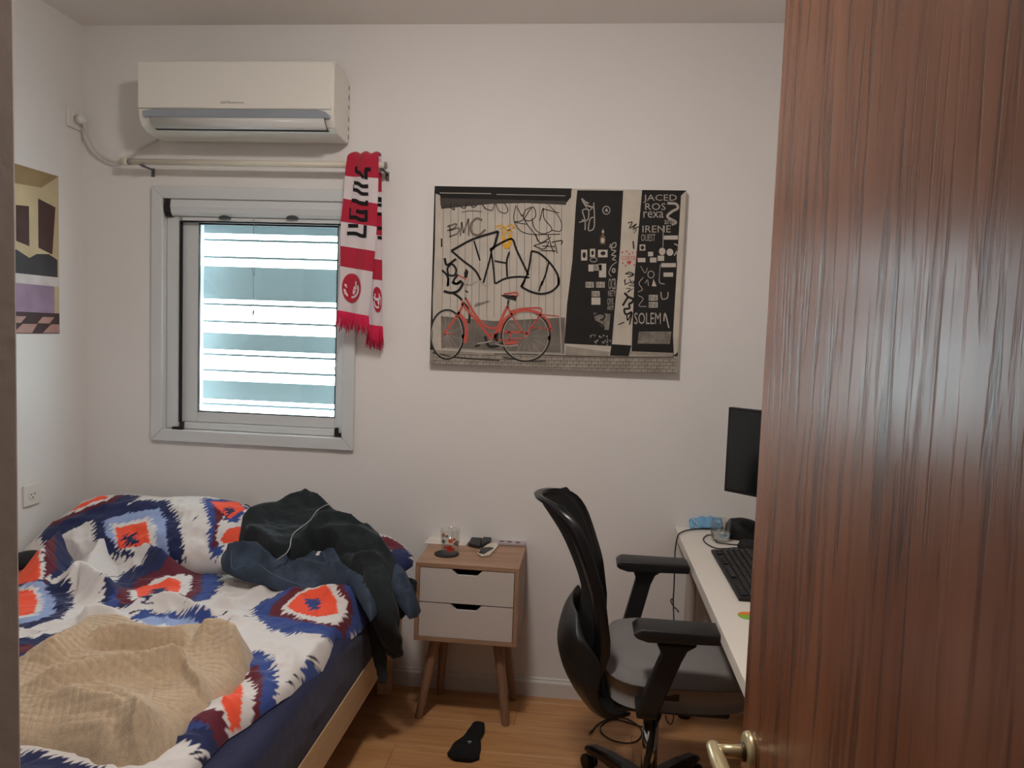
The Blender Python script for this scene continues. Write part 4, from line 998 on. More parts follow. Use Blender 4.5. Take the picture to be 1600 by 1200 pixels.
make('mattress', *mattress(), navy_fab, smooth=True, label='mattress in a navy blue fitted sheet on the pine bed', cat='mattress')

# ---- printed bedding: a print of ragged diamonds given as outlines (photo points carried onto the cloth)
C_W, C_N, C_B, C_L, C_M, C_O, C_K = [np.array(lin(c)) for c in ((214, 209, 205), (28, 37, 80), (46, 68, 132), (142, 160, 200), (92, 20, 38), (238, 84, 54), (30, 30, 52))]
def k7(*p): return [(x/4.0, 750+y/4.0) for x, y in p]
def k8(*p): return [(300+x/4.0, 750+y/4.0) for x, y in p]
def k1(*p): return [(x/4.0, 900+y/4.0) for x, y in p]
def k2(*p): return [(350+x/4.0, 900+y/4.0) for x, y in p]
DUVET_PRINT = [
 (C_N, k7((660, 640), (760, 580), (900, 500), (1050, 478), (1250, 492), (1370, 560), (1388, 660), (1320, 740), (1200, 765), (1000, 725), (940, 790), (760, 792), (620, 812), (650, 700))),
 (C_B, k7((1240, 530), (1340, 560), (1370, 660), (1300, 745), (1210, 755), (1260, 680), (1265, 590))), (C_B, k7((660, 690), (740, 680), (760, 780), (640, 800))),
 (C_M, k7((740, 680), (870, 610), (1000, 575), (1180, 545), (1262, 580), (1255, 700), (1200, 742), (1140, 742), (850, 742), (760, 792), (720, 740))),
 (C_W, k7((800, 690), (950, 640), (1150, 585), (1200, 600), (1190, 690), (1140, 732), (1080, 715), (900, 735), (830, 755))),
 (C_O, k7((845, 675), (960, 655), (1090, 615), (1135, 640), (1115, 700), (1060, 695), (1000, 690), (930, 715), (870, 742))),
 (C_N, k7((940, 680), (1040, 672), (1040, 705), (950, 715))),
 (C_B, k8((385, 800), (430, 760), (600, 700), (750, 655), (870, 645), (1000, 675), (1110, 770), (1115, 840), (1000, 905), (850, 965), (600, 965), (450, 905), (390, 850))),
 (C_M, k8((485, 800), (540, 750), (650, 690), (760, 655), (880, 645), (965, 690), (1005, 780), (1000, 860), (950, 915), (800, 900), (600, 862), (480, 852))),
 (C_W, k8((550, 800), (620, 740), (720, 680), (860, 650), (915, 690), (965, 780), (972, 840), (900, 885), (800, 892), (650, 852), (570, 832))),
 (C_O, k8((595, 790), (640, 740), (720, 690), (840, 668), (900, 740), (912, 830), (830, 852), (760, 852), (650, 827))),
 (C_B, k8((698, 760), (730, 740), (790, 745), (805, 790), (770, 815), (730, 800))),
 (C_N, k7((60, 660), (300, 648), (410, 600), (445, 690), (452, 790), (370, 872), (270, 892), (60, 930))), (C_L, k7((60, 690), (290, 665), (340, 740), (342, 830), (250, 872), (60, 900))),
 (C_W, k7((60, 695), (250, 692), (272, 760), (240, 842), (60, 880))), (C_O, k7((60, 705), (210, 695), (236, 760), (210, 832), (60, 862))),
 (C_B, k7((820, 855), (910, 805), (1100, 828), (1330, 843), (1400, 912), (1200, 925), (1100, 895), (900, 892))), (C_L, k7((870, 872), (950, 850), (1150, 862), (1250, 905), (1150, 930), (930, 905))),
 (C_N, k7((60, 1000), (230, 988), (330, 960), (385, 955), (200, 1092), (60, 1120))), (C_M, k7((60, 1030), (200, 1025), (206, 1078), (60, 1080))),
 (C_B, k1((1000, 1080), (1120, 980), (1250, 860), (1420, 680), (1560, 480), (1620, 470), (1690, 500), (1732, 600), (1722, 720), (1640, 800), (1420, 990), (1260, 1045), (1140, 1035))),
 (C_N, k1((1000, 1080), (1100, 985), (1300, 915), (1428, 900), (1430, 945), (1260, 1045), (1150, 1032))),
 (C_M, k1((1190, 912), (1300, 825), (1400, 710), (1520, 590), (1610, 555), (1640, 650), (1620, 780), (1580, 880), (1480, 960), (1400, 922))),
 (C_W, k1((1240, 865), (1370, 775), (1440, 660), (1540, 610), (1600, 700), (1565, 820), (1500, 905), (1440, 882), (1380, 812), (1300, 842))),
 (C_O, k1((1390, 742), (1440, 680), (1500, 655), (1522, 730), (1500, 802), (1440, 832), (1390, 792))),
 (C_B, k2((500, 505), (580, 490), (640, 480), (600, 560), (520, 600), (495, 590))),
 (C_N, k7((330, 400), (432, 358), (452, 480), (462, 560), (350, 625), (290, 605), (270, 480))), (C_M, k7((262, 440), (330, 400), (352, 560), (300, 625), (280, 560))), (C_O, k7((40, 515), (228, 500), (252, 590), (200, 642), (40, 660))),
 (C_N, k1((60, 1100), (240, 1095), (420, 1150), (640, 1200), (640, 1400), (60, 1400))),
 (C_W, k1((700, 1330), (900, 1200), (1000, 1140), (1150, 1060), (1000, 1250), (800, 1400))),
]
PILLOW_PRINT = [
 (C_N, k7((580, 250), (700, 190), (900, 118), (1050, 128), (1120, 250), (1145, 480), (1030, 480), (640, 450), (595, 380))), (C_L, k7((650, 260), (800, 210), (1000, 180), (1042, 260), (1042, 480), (940, 460), (720, 410), (660, 340))),
 (C_W, k7((690, 275), (930, 235), (985, 300), (955, 460), (735, 420))), (C_O, k7((720, 300), (920, 262), (945, 430), (860, 410), (740, 420))), (C_N, k7((770, 350), (852, 340), (862, 410), (780, 400))),
 (C_N, k7((220, 350), (420, 190), (700, 70), (870, 70), (840, 132), (640, 232), (480, 300), (390, 352), (290, 410))), (C_M, k7((270, 285), (420, 190), (680, 70), (770, 70), (710, 140), (500, 212), (370, 272))),
 (C_W, k7((355, 232), (450, 180), (640, 70), (720, 70), (665, 132), (500, 192))), (C_O, k7((400, 195), (540, 120), (650, 70), (668, 112), (480, 178))),
 (C_B, k7((1250, 90), (1420, 80), (1540, 130), (1460, 250), (1400, 400), (1340, 470), (1285, 420), (1312, 300), (1280, 180))), (C_M, k7((1330, 150), (1420, 210), (1400, 300), (1340, 420), (1310, 420), (1350, 280))), (C_W, k7((1390, 230), (1420, 260), (1500, 235), (1400, 400), (1350, 390), (1340, 360))),
 (C_O, k7((1310, 120), (1470, 100), (1520, 150), (1430, 235), (1350, 175))), (C_O, k7((1420, 290), (1540, 225), (1560, 260), (1480, 330), (1400, 380), (1370, 370))), (C_N, k7((1390, 180), (1440, 165), (1460, 190), (1420, 225))),
]
PILLOW2_PRINT = [(C_M, k8((1180, 330), (1290, 360), (1350, 420), (1300, 470), (1200, 420))), (C_N, k8((1250, 430), (1350, 400), (1400, 470), (1340, 530), (1200, 560)))]
def carry(prints, fr, hf):
    flat = fr.hits([q for _, p in prints for q in p], hf); out = []; i = 0
    for c, p in prints:
        out.append((c, flat[i:i+len(p)])); i += len(p)
    return out
THREAD = np.array([0.5, 0.86])
def threads(layers, seed):
    rn = random.Random(seed); out = []
    for c, poly in layers:
        if c is not C_N and c is not C_B: continue
        for _ in range(7):
            i = rn.randrange(len(poly)); t_ = rn.random(); p = np.array(poly[i])*(1-t_)+np.array(poly[(i+1) % len(poly)])*t_
            d_ = THREAD*rn.choice((-1, 1)); p = p+d_*rn.uniform(0.010, 0.03); q = p+d_*rn.uniform(0.03, 0.06); m_ = (p+q)/2; n_ = np.array([-d_[1], d_[0]])*rn.uniform(0.0032, 0.0046)
            out.append((C_K, [tuple(p), tuple(m_+n_), tuple(q), tuple(m_-n_)]))
    return out
def print_colours(layers, amp=0.013, seed=0):
    th_ = threads(layers, seed+5)
    def fn(A, B):
        # threads dragged along one slanted direction give the ragged edges
        q = A*0.86-B*0.5
        sp_ = (np.abs(((q*62+fbm(q*30, B*0, 11, 2)*1.6) % 1.0)-0.5)*2)*(0.25+1.1*vnoise(q*90, A*0, 21+seed))
        j0 = (sp_-0.45)*2.0
        col = np.tile(C_W, (len(A), 1))
        for c, poly in th_: col[inside(A, B, poly)] = c
        for c, poly in layers:
            k_ = 0.25 if c is C_O else 0.5 if (c is C_M or c is C_L) else 0.8 if c is C_W else 1.0
            j = amp*k_*j0
            col[inside(A+0.5*j, B+0.86*j, poly)] = c
        return col
    return fn
bedcloth = M('printed_cotton', (255, 255, 255), rough=0.85, attr='print', bump=(22, 0.25, 0.004), sheen=0.1)

bedfr = Frame((0, 0, 0.505), (1, 0, 0), (0, 1, 0))
def bp3(pts, h=0.06): return [bedfr.pix(x, y, h) for x, y in pts]
edge_px = [(600, 925), (585, 945), (575, 957), (550, 972), (524, 984), (516, 1004), (505, 1022), (490, 1036), (472, 1050), (455, 1068), (435, 1084), (412, 1100), (387, 1120), (357, 1138), (330, 1165), (300, 1198)]
ep = bp3(edge_px, 0.03)
ep = [(min(a, MX1+0.012), b) for a, b in ep]
dv_poly = [(-2.095, 1.06), (-2.095, 2.74), (-1.25, 2.74), (-0.80, 2.62), (ep[0][0], 2.50)]+ep+[(-0.86, 1.2), (-0.9, 1.06)]
dv_str = [(bp3(k7((480, 560), (620, 460), (760, 420), (860, 440), (1000, 500), (1200, 520)), 0.1), 0.055, 0.085),
          (bp3(k7((200, 620), (300, 500), (400, 400), (450, 420)), 0.1), 0.06, 0.10),
          (bp3(k7((400, 640), (500, 590), (620, 650), (700, 700)), 0.08), 0.05, 0.065),
          (bp3(k7((780, 800), (900, 740), (1100, 730), (1250, 790), (1400, 800)), 0.08), 0.03, 0.038),
          (bp3(k7((480, 820), (620, 800), (760, 830)), 0.08), 0.035, 0.04),
          (bp3(k8((100, 720), (260, 760), (380, 700), (500, 650)), 0.07), 0.035, 0.03),
          (bp3(k8((60, 830), (200, 800), (330, 860)), 0.07), 0.025, 0.018),
          (bp3(k8((500, 800), (700, 700), (900, 690), (1020, 760)), 0.07), 0.10, 0.045),
          (bp3(k8((560, 1000), (620, 1060), (640, 1150)), 0.06), 0.02, 0.012), (bp3(k8((780, 960), (800, 1040), (760, 1120)), 0.06), 0.025, 0.014),
          (bp3(k1((1250, 950), (1400, 850), (1550, 700)), 0.06), 0.06, 0.03)]
def duvet_h(A, B, d):
    h = rounded(d, 0.045, 0.035)+0.020*(fbm(A*3.2, B*3.2, 4, 3)-0.45)*np.clip(d/0.08, 0, 1)
    h = h+1.25*ridges(A, B, dv_str)*np.clip(d/0.06, 0, 1)
    wr = creases(A*5.5+B*2.0, B*7.5-A*2.0, 8)
    h = h+0.045*np.clip(wr-0.78, 0, 1)*np.clip(d/0.05, 0, 1)+0.018*(creases(A*13, B*15-A*5, 18)-0.75)*np.clip(d/0.05, 0, 1)*0.6
    # droop where it passes the mattress edge
    h = h-0.9*np.clip(A-(MX1-0.03), 0, 1)
    return h+0.004
patch('duvet', bedfr, dv_poly, 0.0042, duvet_h, bedcloth, print_colours(carry(DUVET_PRINT, bedfr, duvet_h)),
      label='crumpled white duvet with a ragged blue, maroon and orange ikat print', cat='duvet')

# ---- pillows
def pillow(fr, px_poly, th, w, prints, label, seed):
    poly = [fr.pix(x, y, 0.02) for x, y in px_poly]
    def hf(A, B, d):
        e = np.clip(d/0.05, 0, 1)
        return rounded(d, w, th)+0.030*(creases(A*6+seed, B*8, 30+seed)-0.75)*e+0.012*(creases(A*15, B*13+seed, 50+seed)-0.75)*e
    return patch('pillow', fr, poly, 0.0045, hf, bedcloth, print_colours(carry(prints, fr, hf), 0.013, seed), back=0.5, label=label, cat='pillow')
pf1 = Frame((-1.735, 2.770, 0.655), (1, 0, 0.0), (0, 0.80, 0.60))
p1 = pillow(pf1, [(36, 862), (50, 848), (72, 828), (104, 804), (134, 786), (162, 776), (205, 772), (260, 777), (330, 776), (378, 785), (396, 797), (394, 815), (384, 840), (368, 872), (350, 890), (300, 896), (220, 892), (130, 896), (60, 900), (34, 890)],
       0.085, 0.13, PILLOW_PRINT, 'ikat print pillow propped against the wall in the corner', 1)
pf2 = Frame((-0.975, 2.60, 0.628), (1, 0, 0.0), (0, 0.90, 0.44))
pillow(pf2, [(400, 890), (396, 862), (410, 842), (450, 832), (520, 830), (580, 828), (612, 837), (632, 849), (646, 865), (644, 877), (628, 888), (560, 900), (470, 900)],
       0.045, 0.08, PILLOW2_PRINT, 'ikat print pillow buried under the dark hooded jacket', 3)
# piping cord loop on the corner of the first pillow
lp = [Yp(x, y, 2.86) for x, y in ((376, 790), (386, 789), (392, 796), (391, 806), (385, 808))]
make('charging_cable', *tube(lp, 0.0022, 6, n=20), M('cable_black', (16, 16, 17), rough=0.5), smooth=True, label='thin black cable looping out behind the propped pillow', cat='cable')
# dark pouch between pillow and duvet by the wall
pq = Zp(52, 868, 0.62)
make('pouch', *lathe([(0.0, 0.0), (0.05, 0.004), (0.068, 0.02), (0.06, 0.042), (0.03, 0.052), (0, 0.054)], (pq[0]+0.0, pq[1]-0.02, 0.585), 24), M('pouch_black', (16, 17, 18), rough=0.7), smooth=True, label='small black pouch between the duvet and the propped pillow', cat='pouch')

# ---- beige throw
thr = Frame((0, 0, 0.535), (1, 0, 0), (0, 1, 0))
def tp(pts, h=0.06): return [thr.pix(x, y, h) for x, y in pts]
th_px = [(398, 1014), (392, 1038), (372, 1062), (350, 1086), (330, 1106), (302, 1124), (275, 1150), (248, 1170), (222, 1190), (180, 1196), (150, 1182), (110, 1166), (60, 1158), (20, 1156), (-60, 1150), (-90, 1080), (-20, 1050), (38, 1034), (75, 1005), (100, 984), (125, 966), (165, 962), (205, 964), (228, 974), (262, 980), (290, 976), (335, 974), (368, 988)]
th_poly = tp(th_px, 0.03)
th_str = [(tp(k1((160, 560), (400, 560), (700, 500), (1080, 470), (1140, 430)), 0.1), 0.026, 0.042), (tp(k1((420, 420), (700, 430), (1000, 450)), 0.1), 0.022, 0.026), (tp(k1((500, 400), (720, 340), (1050, 350), (1200, 320)), 0.09), 0.028, 0.03),
          (tp(k1((160, 640), (600, 640), (760, 690), (880, 790), (960, 900), (980, 1010)), 0.1), 0.024, 0.036), (tp(k1((180, 700), (400, 670), (560, 720), (760, 780), (870, 860), (890, 980), (850, 1130)), 0.1), 0.024, 0.04), (tp(k1((1140, 430), (1180, 540), (1280, 630), (1370, 700)), 0.1), 0.020, 0.03),
          (tp(k1((1200, 320), (1400, 330), (1560, 440)), 0.09), 0.045, 0.035), (tp(k1((300, 860), (500, 850), (700, 900)), 0.1), 0.03, 0.025), (tp(k1((160, 960), (430, 980), (560, 1080)), 0.09), 0.035, 0.045), (tp(k1((250, 480), (420, 380), (600, 300)), 0.09), 0.05, 0.03)]
th_val = [(tp([(x/4.0, 900+(y+46)/4.0) for x, y in q_], 0.08), 0.014, -0.030) for q_ in (
    [(160, 560), (400, 560), (700, 500), (1080, 470)], [(420, 420), (700, 430), (1000, 450)], [(560, 395), (720, 345), (1050, 355), (1150, 330)], [(160, 640), (600, 640), (760, 690), (880, 790), (940, 880)],
    [(180, 700), (400, 670), (560, 720), (760, 780), (840, 860)], [(1100, 440), (1150, 540), (1250, 640), (1370, 700)], [(200, 860), (450, 850), (640, 890)])]
def throw_h(A, B, d):
    e = np.clip(d/0.05, 0, 1)
    h = rounded(d, 0.06, 0.055)+1.9*ridges(A, B, [(p_, w_*1.15, a_) for p_, w_, a_ in th_str])*e+ridges(A, B, th_val)*e+0.025*(fbm(A*4, B*4, 44, 3)-0.45)*e
    # knitted ribs in real relief
    r = B*56+A*6+0.3*np.sin(A*9); u = r % 1.0; v_ = (A*52+0.5*np.floor(r)+0.5*u) % 1.0
    groove = np.exp(-((u-0.5)/0.14)**2)*0.0030*(0.2+1.2*vnoise(A*30, B*30, 91))+np.exp(-((v_-0.5)/0.13)**2)*0.0026*(0.2+1.2*vnoise(A*26, B*26, 92))
    return h-groove*e-0.010*(1-e)
throw_mat = M('throw_beige', (190, 168, 140), rough=0.95, bump=(330, 0.6, 0.003), var=(70, 0.12), sheen=0.15)
patch('throw_blanket', thr, th_poly, 0.0027, throw_h, throw_mat, label='beige fluffy knitted throw heaped on the duvet', cat='blanket')

# ---- jeans
jf = Frame((-1.0, 2.35, 0.565), (1, 0, 0), (0, 0.96, 0.28))
def jp(pts, h=0.03): return [jf.pix(x, y, h) for x, y in pts]
j_px = [(343, 866), (352, 853), (375, 846), (430, 846), (470, 838), (520, 834), (560, 850), (612, 856), (634, 876), (656, 912), (650, 922), (638, 931), (620, 920), (607, 904), (592, 914), (587, 944), (578, 956), (567, 940), (556, 920), (540, 906), (520, 910), (500, 914), (470, 923), (440, 914), (410, 902), (380, 896), (361, 888), (346, 880)]
j_str = [(jp(k8((170, 500), (250, 450), (400, 440), (480, 500), (520, 550)), .05), 0.018, 0.034), (jp(k8((520, 540), (620, 450), (720, 390), (860, 390), (900, 480)), .05), 0.022, 0.05), (jp(k8((250, 560), (380, 540), (500, 590), (640, 640), (740, 660)), .05), 0.016, 0.028),
         (jp(k8((560, 580), (700, 540), (840, 560), (870, 600)), .05), 0.018, 0.03), (jp(k8((900, 500), (960, 620), (1040, 760), (1110, 820)), .05), 0.022, 0.036), (jp(k8((1300, 520), (1380, 600), (1420, 650)), .05), 0.02, 0.035), (jp(k8((250, 460), (245, 560)), .05), 0.006, 0.012), (jp(k8((820, 460), (860, 560)), .05), 0.012, 0.02)]
def jeans_h(A, B, d):
    e = np.clip(d/0.03, 0, 1)
    h = rounded(d, 0.03, 0.030)+1.4*ridges(A, B, j_str)*e+0.034*(creases(A*9, B*12, 61)-0.7)*e+0.016*(creases(A*22, B*26, 63)-0.7)*e
    x = A-1.0
    return h-0.012*(1-e)-2.2*np.clip(x+0.70, 0, 1)**2-0.12*np.clip(x+0.68, 0, 1)
denim = M('denim', (56, 69, 86), rough=0.9, bump=(500, 0.5, 0.002), var=(16, 0.28))
jn = patch('jeans', jf, [(a, b) for a, b in jp(j_px, 0.02)], 0.0042, jeans_h, denim, label='crumpled blue denim jeans lying under the dark hooded jacket', cat='jeans')
def on(fr, hf, px, py, h0, lift):
    (a, b), = fr.hits([(px, py)], hf); h = float(hf(np.array([a]), np.array([b]), np.array([0.1]))[0])
    return fr.pt(a, b, h+lift)
seam = [on(jf, jeans_h, x, y, 0.04, 0.0012) for x, y in k8((255, 560), (400, 545), (500, 590), (620, 640), (720, 668))]
make('seam_stitching', *tube(seam, 0.0016, 6, n=40), M('stitch', (74, 92, 116), rough=0.9), jn, smooth=True)
seam = [on(jf, jeans_h, x, y, 0.04, 0.0012) for x, y in k8((250, 450), (244, 500), (250, 555))]
make('seam_stitching', *tube(seam, 0.0018, 6, n=20), M('stitch'), jn, smooth=True)

# ---- hooded jacket over pillow and jeans
hf_ = Frame((-1.0, 2.50, 0.648), (1, 0, 0), (0, 0.86, 0.51))
def hp(pts, h=0.02): return [hf_.pix(x, y, h) for x, y in pts]
h_px = [(369, 838), (372, 824), (385, 812), (405, 806), (430, 798), (455, 786), (482, 780), (500, 783), (520, 790), (540, 802), (556, 816), (575, 822), (597, 834), (606, 848), (618, 864), (613, 882), (607, 904), (590, 917), (568, 908), (547, 890), (528, 872), (520, 858), (505, 850), (488, 852), (476, 862), (455, 872), (432, 880), (415, 872), (398, 858), (378, 852)]
h_str = [(hp(k8((300, 300), (420, 240), (560, 160), (740, 130), (860, 170)), .04), 0.05, 0.035), (hp(k8((290, 330), (420, 350), (520, 420), (560, 490)), .05), 0.03, 0.03), (hp(k8((700, 350), (820, 260), (960, 250), (1060, 280)), .05), 0.02, 0.034),
         (hp(k8((720, 380), (880, 330), (1040, 330), (1180, 380), (1250, 450)), .05), 0.03, 0.03), (hp(k8((930, 520), (1060, 480), (1200, 490)), .05), 0.018, 0.028), (hp(k8((900, 430), (1000, 420), (1120, 450)), .05), 0.012, -0.018), (hp(k8((450, 250), (480, 320), (470, 400)), .05), 0.012, 0.014), (hp(k8((1060, 290), (1160, 300), (1210, 360)), .05), 0.02, 0.025)]
def hood_h(A, B, d):
    e = np.clip(d/0.03, 0, 1)
    return rounded(d, 0.045, 0.045)+1.25*ridges(A, B, h_str)*e+0.040*(creases(A*7, B*9, 77)-0.7)*e+0.018*(creases(A*17, B*21, 79)-0.7)*e-0.03*(1-e)
black_fab = M('jacket_black', (34, 41, 45), rough=0.95, bump=(300, 0.5, 0.002), var=(10, 0.2), sheen=0.06)
jk = patch('hooded_jacket', hf_, hp(h_px, 0.015), 0.0045, hood_h, black_fab, label='black zip jacket heaped on the pillow with sleeves hanging off the bed', cat='jacket')
zp = [on(hf_, hood_h, x, y, 0.05, 0.0045) for x, y in k8((530, 508), (590, 465), (615, 420), (620, 380), (640, 340), (680, 305), (735, 265), (765, 225), (790, 195), (830, 168), (858, 160))]
make('zipper', *tube(zp, 0.0023, 6, n=60), M('zip_metal', (140, 140, 137), rough=0.4, metal=0.2), jk, smooth=True, label='pale metal zip')
def sleeve(pxs, ws, y0, name, mat, parent, flat=0.8, wob=0.10):
    pts = [Yp(x, y, y0 if np.isscalar(y0) else y0[i]) for i, (x, y) in enumerate(pxs)]
    rs = [w/2.0*2.6/F_PX for w in ws]
    return make(name, *tube(pts, rs, 20, n=44, flat=((0, 1, 0), flat), wob=wob), mat, parent, smooth=True)
sleeve([(586, 868), (584, 890), (590, 920), (600, 955), (608, 988), (614, 1008), (617, 1022)], [6, 30, 42, 44, 38, 30, 22], [2.53, 2.47, 2.42, 2.40, 2.43, 2.46, 2.48], 'sleeve', black_fab, jk, 0.55, 0.22)
sleeve([(572, 900), (580, 945), (588, 985), (593, 1025), (597, 1050), (598, 1066)], [34, 30, 26, 22, 17, 13], [2.50, 2.48, 2.47, 2.47, 2.47, 2.47], 'sleeve', black_fab, jk, 0.6)
sleeve([(640, 905), (634, 930), (628, 950), (622, 965)], [26, 30, 26, 14], [2.66, 2.66, 2.655, 2.65], 'hood_lining', black_fab, jk, 0.5)

# ================================================================== THINGS ON THE FLOOR
sk = [Zp(x, y, 0.012) for x, y in ((748, 1130), (744, 1142), (737, 1153), (730, 1166), (724, 1180), (722, 1186))]
sock = thing('sock', tuple(Zp(732, 1160, 0)), 'black ankle sock lying on the floor in front of the nightstand', 'sock')
sock_fab = M('sock_black', (14, 14, 15), rough=0.95, bump=(200, 0.5, 0.002))
v, f = tube(sk, [0.022, 0.030, 0.032, 0.050, 0.058, 0.036], 20, n=30, flat=((0, 0, 1), 0.36), wob=0.05)
v = [(a, b, max(c_, 0.0008)) for a, b, c_ in v]
make('sock_knit', v, f, sock_fab, sock, smooth=True)
c = Zp(733, 1160, 0.028)
def SKS(a, b, o): return np.array((c[0]+a, c[1]+b, 0.0296+o))
make('sock_logo', *join(ribbon(SKS, [(-0.008, -0.006), (0, 0.006), (0.008, 0.0)], 0.004, 0.0), ribbon(SKS, [(-0.002, -0.004), (0.004, -0.010)], 0.003, 0.0)), M('logo_white', (190, 190, 186), rough=0.8), sock)

# ================================================================== DESK
DX0, DX1, DY0, DY1 = 0.374, XR-0.015, 1.42, D-0.004
DZ = 0.738
desk = thing('desk', ((DX0+DX1)/2, (DY0+DY1)/2, 0), 'long white desk with grey tube legs against the right wall', 'desk')
desk_white = M('desk_white', (220, 214, 204), rough=0.45)
box('desk_top', DX0, DX1, DY0, DY1, DZ-0.036, DZ, desk_white, desk, bevel=0.002)
dleg = M('desk_leg_grey', (186, 178, 168), rough=0.4, metal=0.2)
for x in (DX0+0.065, DX1-0.08):
    for y in (DY0+0.1, D-0.075):
        lg = make('leg', *tube([(x, y, DZ-0.0365), (x, y, 0.030)], 0.021, 20), dleg, desk, smooth=False, bevel=0.001)
        make('leg_foot', *lathe([(0.0, 0.001), (0.024, 0.001), (0.025, 0.006), (0.025, 0.026), (0.022, 0.0295), (0, 0.0295)], (x, y, 0), 22), M('foot_black', (18, 18, 18), rough=0.6), lg)

# monitor, turned a little towards the doorway
my = 2.72
ml = Yp(1131, 767, my); mt = Yp(1142, 636, my)
mdir = np.array([0.75, -0.66, 0]); mdir /= np.linalg.norm(mdir)
mnorm = np.array([-mdir[1], mdir[0], 0]); mnorm = mnorm if mnorm[1] < 0 else -mnorm
mw, mh = 0.50, mt[2]-ml[2]
mon = thing('monitor', (ml[0]+mdir[0]*mw/2, ml[1]+mdir[1]*mw/2, DZ), 'black flat monitor switched off on the white desk', 'monitor')
bc = np.array([ml[0], ml[1], (mt[2]+ml[2])/2])+mdir*mw/2-mnorm*0.012
v, f = obox(bc, mdir, mnorm, (0, 0, 1), mw/2, 0.012, mh/2)
make('monitor_case', v, f, M('monitor_black', (20, 21, 24), rough=0.35), mon, bevel=0.003)
v, f = obox(bc+mnorm*0.0125, mdir, mnorm, (0, 0, 1), mw/2-0.008, 0.0006, mh/2-0.010)
make('screen', v, f, M('screen_glass', (14, 17, 22), rough=0.16, spec=0.6), mon)
nb = bc-mnorm*0.06; nb[2] = 0
v, f = obox((nb[0], nb[1], (DZ+ml[2]+0.06)/2), mdir, mnorm, (0, 0, 1), 0.022, 0.012, (ml[2]+0.06-DZ)/2-0.004)
make('stand_neck', v, f, M('monitor_black'), mon, bevel=0.003)
v, f = obox((nb[0], nb[1], DZ+0.006), mdir, mnorm, (0, 0, 1), 0.10, 0.06, 0.005)
make('stand_base', v, f, M('monitor_black'), mon, bevel=0.003)

# keyboard: tray and single keys
kb = thing('keyboard', (0.53, 2.41, DZ), 'black keyboard with low keys lying on the white desk', 'keyboard')
kx0, kx1, ky0, ky1 = 0.460, 0.600, 2.165, 2.655
v = [(kx0, ky0, DZ+0.001), (kx1, ky0, DZ+0.001), (kx1, ky1, DZ+0.001), (kx0, ky1, DZ+0.001), (kx0, ky0, DZ+0.010), (kx1, ky0, DZ+0.022), (kx1, ky1, DZ+0.022), (kx0, ky1, DZ+0.010)]
make('key_tray', v, boxv(0, 1, 0, 1, 0, 1)[1], M('keyboard_black', (24, 24, 25), rough=0.55), kb, bevel=0.002)
keym = M('key_black', (32, 32, 34), rough=0.5)
kproto = None
def keycap(x, y, wy):
    global kproto
    z = DZ+0.010+(x-kx0)/(kx1-kx0)*0.012+0.0006
    if kproto is None or wy > 0.03:
        o = box('keycap', x-0.0075, x+0.0075, y-wy/2, y+wy/2, z, z+0.0045, keym, kb, bevel=0.0012, segs=1)
        if wy < 0.03: kproto = (o, z)
    else:
        o = kproto[0].copy(); COL.objects.link(o); o.parent = kb
        o.location = np.array([x, y, z])-ORG[kb]
for r in range(6):
    x = kx0+0.020+r*0.0195
    if r == 0:
        for y, w in ((2.19, 0.0165), (2.212, 0.0165), (2.234, 0.0165), (2.256, 0.0165), (2.40, 0.11), (2.49, 0.0165), (2.515, 0.0165), (2.54, 0.0165), (2.60, 0.0165), (2.625, 0.0165)): keycap(x, y, w)
    else:
        for j in range(22):
            keycap(x, ky0+0.020+j*0.0214, 0.0172)

# water glass
c = Zp(1125, 845, DZ)
wg = thing('water_glass', (c[0], c[1], DZ+0.001), 'clear low tumbler half full of water on the desk', 'glass')
make('glass_wall', *lathe([(0.0, 0.0), (0.030, 0.0), (0.033, 0.004), (0.0375, 0.03), (0.0375, 0.07), (0.036, 0.081), (0.035, 0.0815), (0.0340, 0.080), (0.0352, 0.07), (0.0350, 0.03), (0.031, 0.009), (0.0, 0.008)], (c[0], c[1], DZ+0.001), 40), clear, wg, smooth=True)
make('water', *lathe([(0.0, 0.0085), (0.0305, 0.0095), (0.0345, 0.030), (0.0346, 0.034), (0.0, 0.034)], (c[0], c[1], DZ+0.001), 40), M('water', (236, 240, 240), rough=0.0, transmission=1.0, ior=1.33), wg, smooth=True)

# blue face mask
c = Zp(1098, 822, DZ)
fm = thing('face_mask', (c[0], c[1]-0.03, DZ), 'light blue pleated face mask crumpled on the desk', 'face mask')
mblue = M('mask_blue', (116, 168, 206), rough=0.9, bump=(120, 0.3, 0.001))
V, Fq = [], []
na, nb_ = 24, 14
for i in range(na+1):
    for j in range(nb_+1):
        a, b = i/na-0.5, j/nb_-0.5
        x = c[0]+0.005+a*0.125; y = c[1]-0.03+b*0.05+0.01*a
        z = DZ+0.004+0.040*math.cos(b*math.pi)*(0.55+0.45*math.cos(a*2.4))*(1-0.15*a)+0.0022*math.sin(j*2.6)+0.003*math.sin(i*0.9)+0.012*a
        V.append((x, y, z))
for i in range(na):
    for j in range(nb_): q = i*(nb_+1)+j; Fq.append((q, q+1, q+nb_+2, q+nb_+1))
make('mask_body', V, Fq, mblue, fm, smooth=True, solid=0.001)
e0 = np.array([c[0]-0.045, c[1]-0.058, DZ+0.03])
make('ear_loop', *tube([e0+np.array(p) for p in ((-0.010, 0.012, 0.012), (-0.004, -0.004, 0.010), (0.012, -0.010, -0.006), (0.018, -0.006, -0.022), (0.004, 0.0, -0.020))], 0.0014, 6, n=24), M('loop_white', (206, 210, 214), rough=0.8), fm, smooth=True)

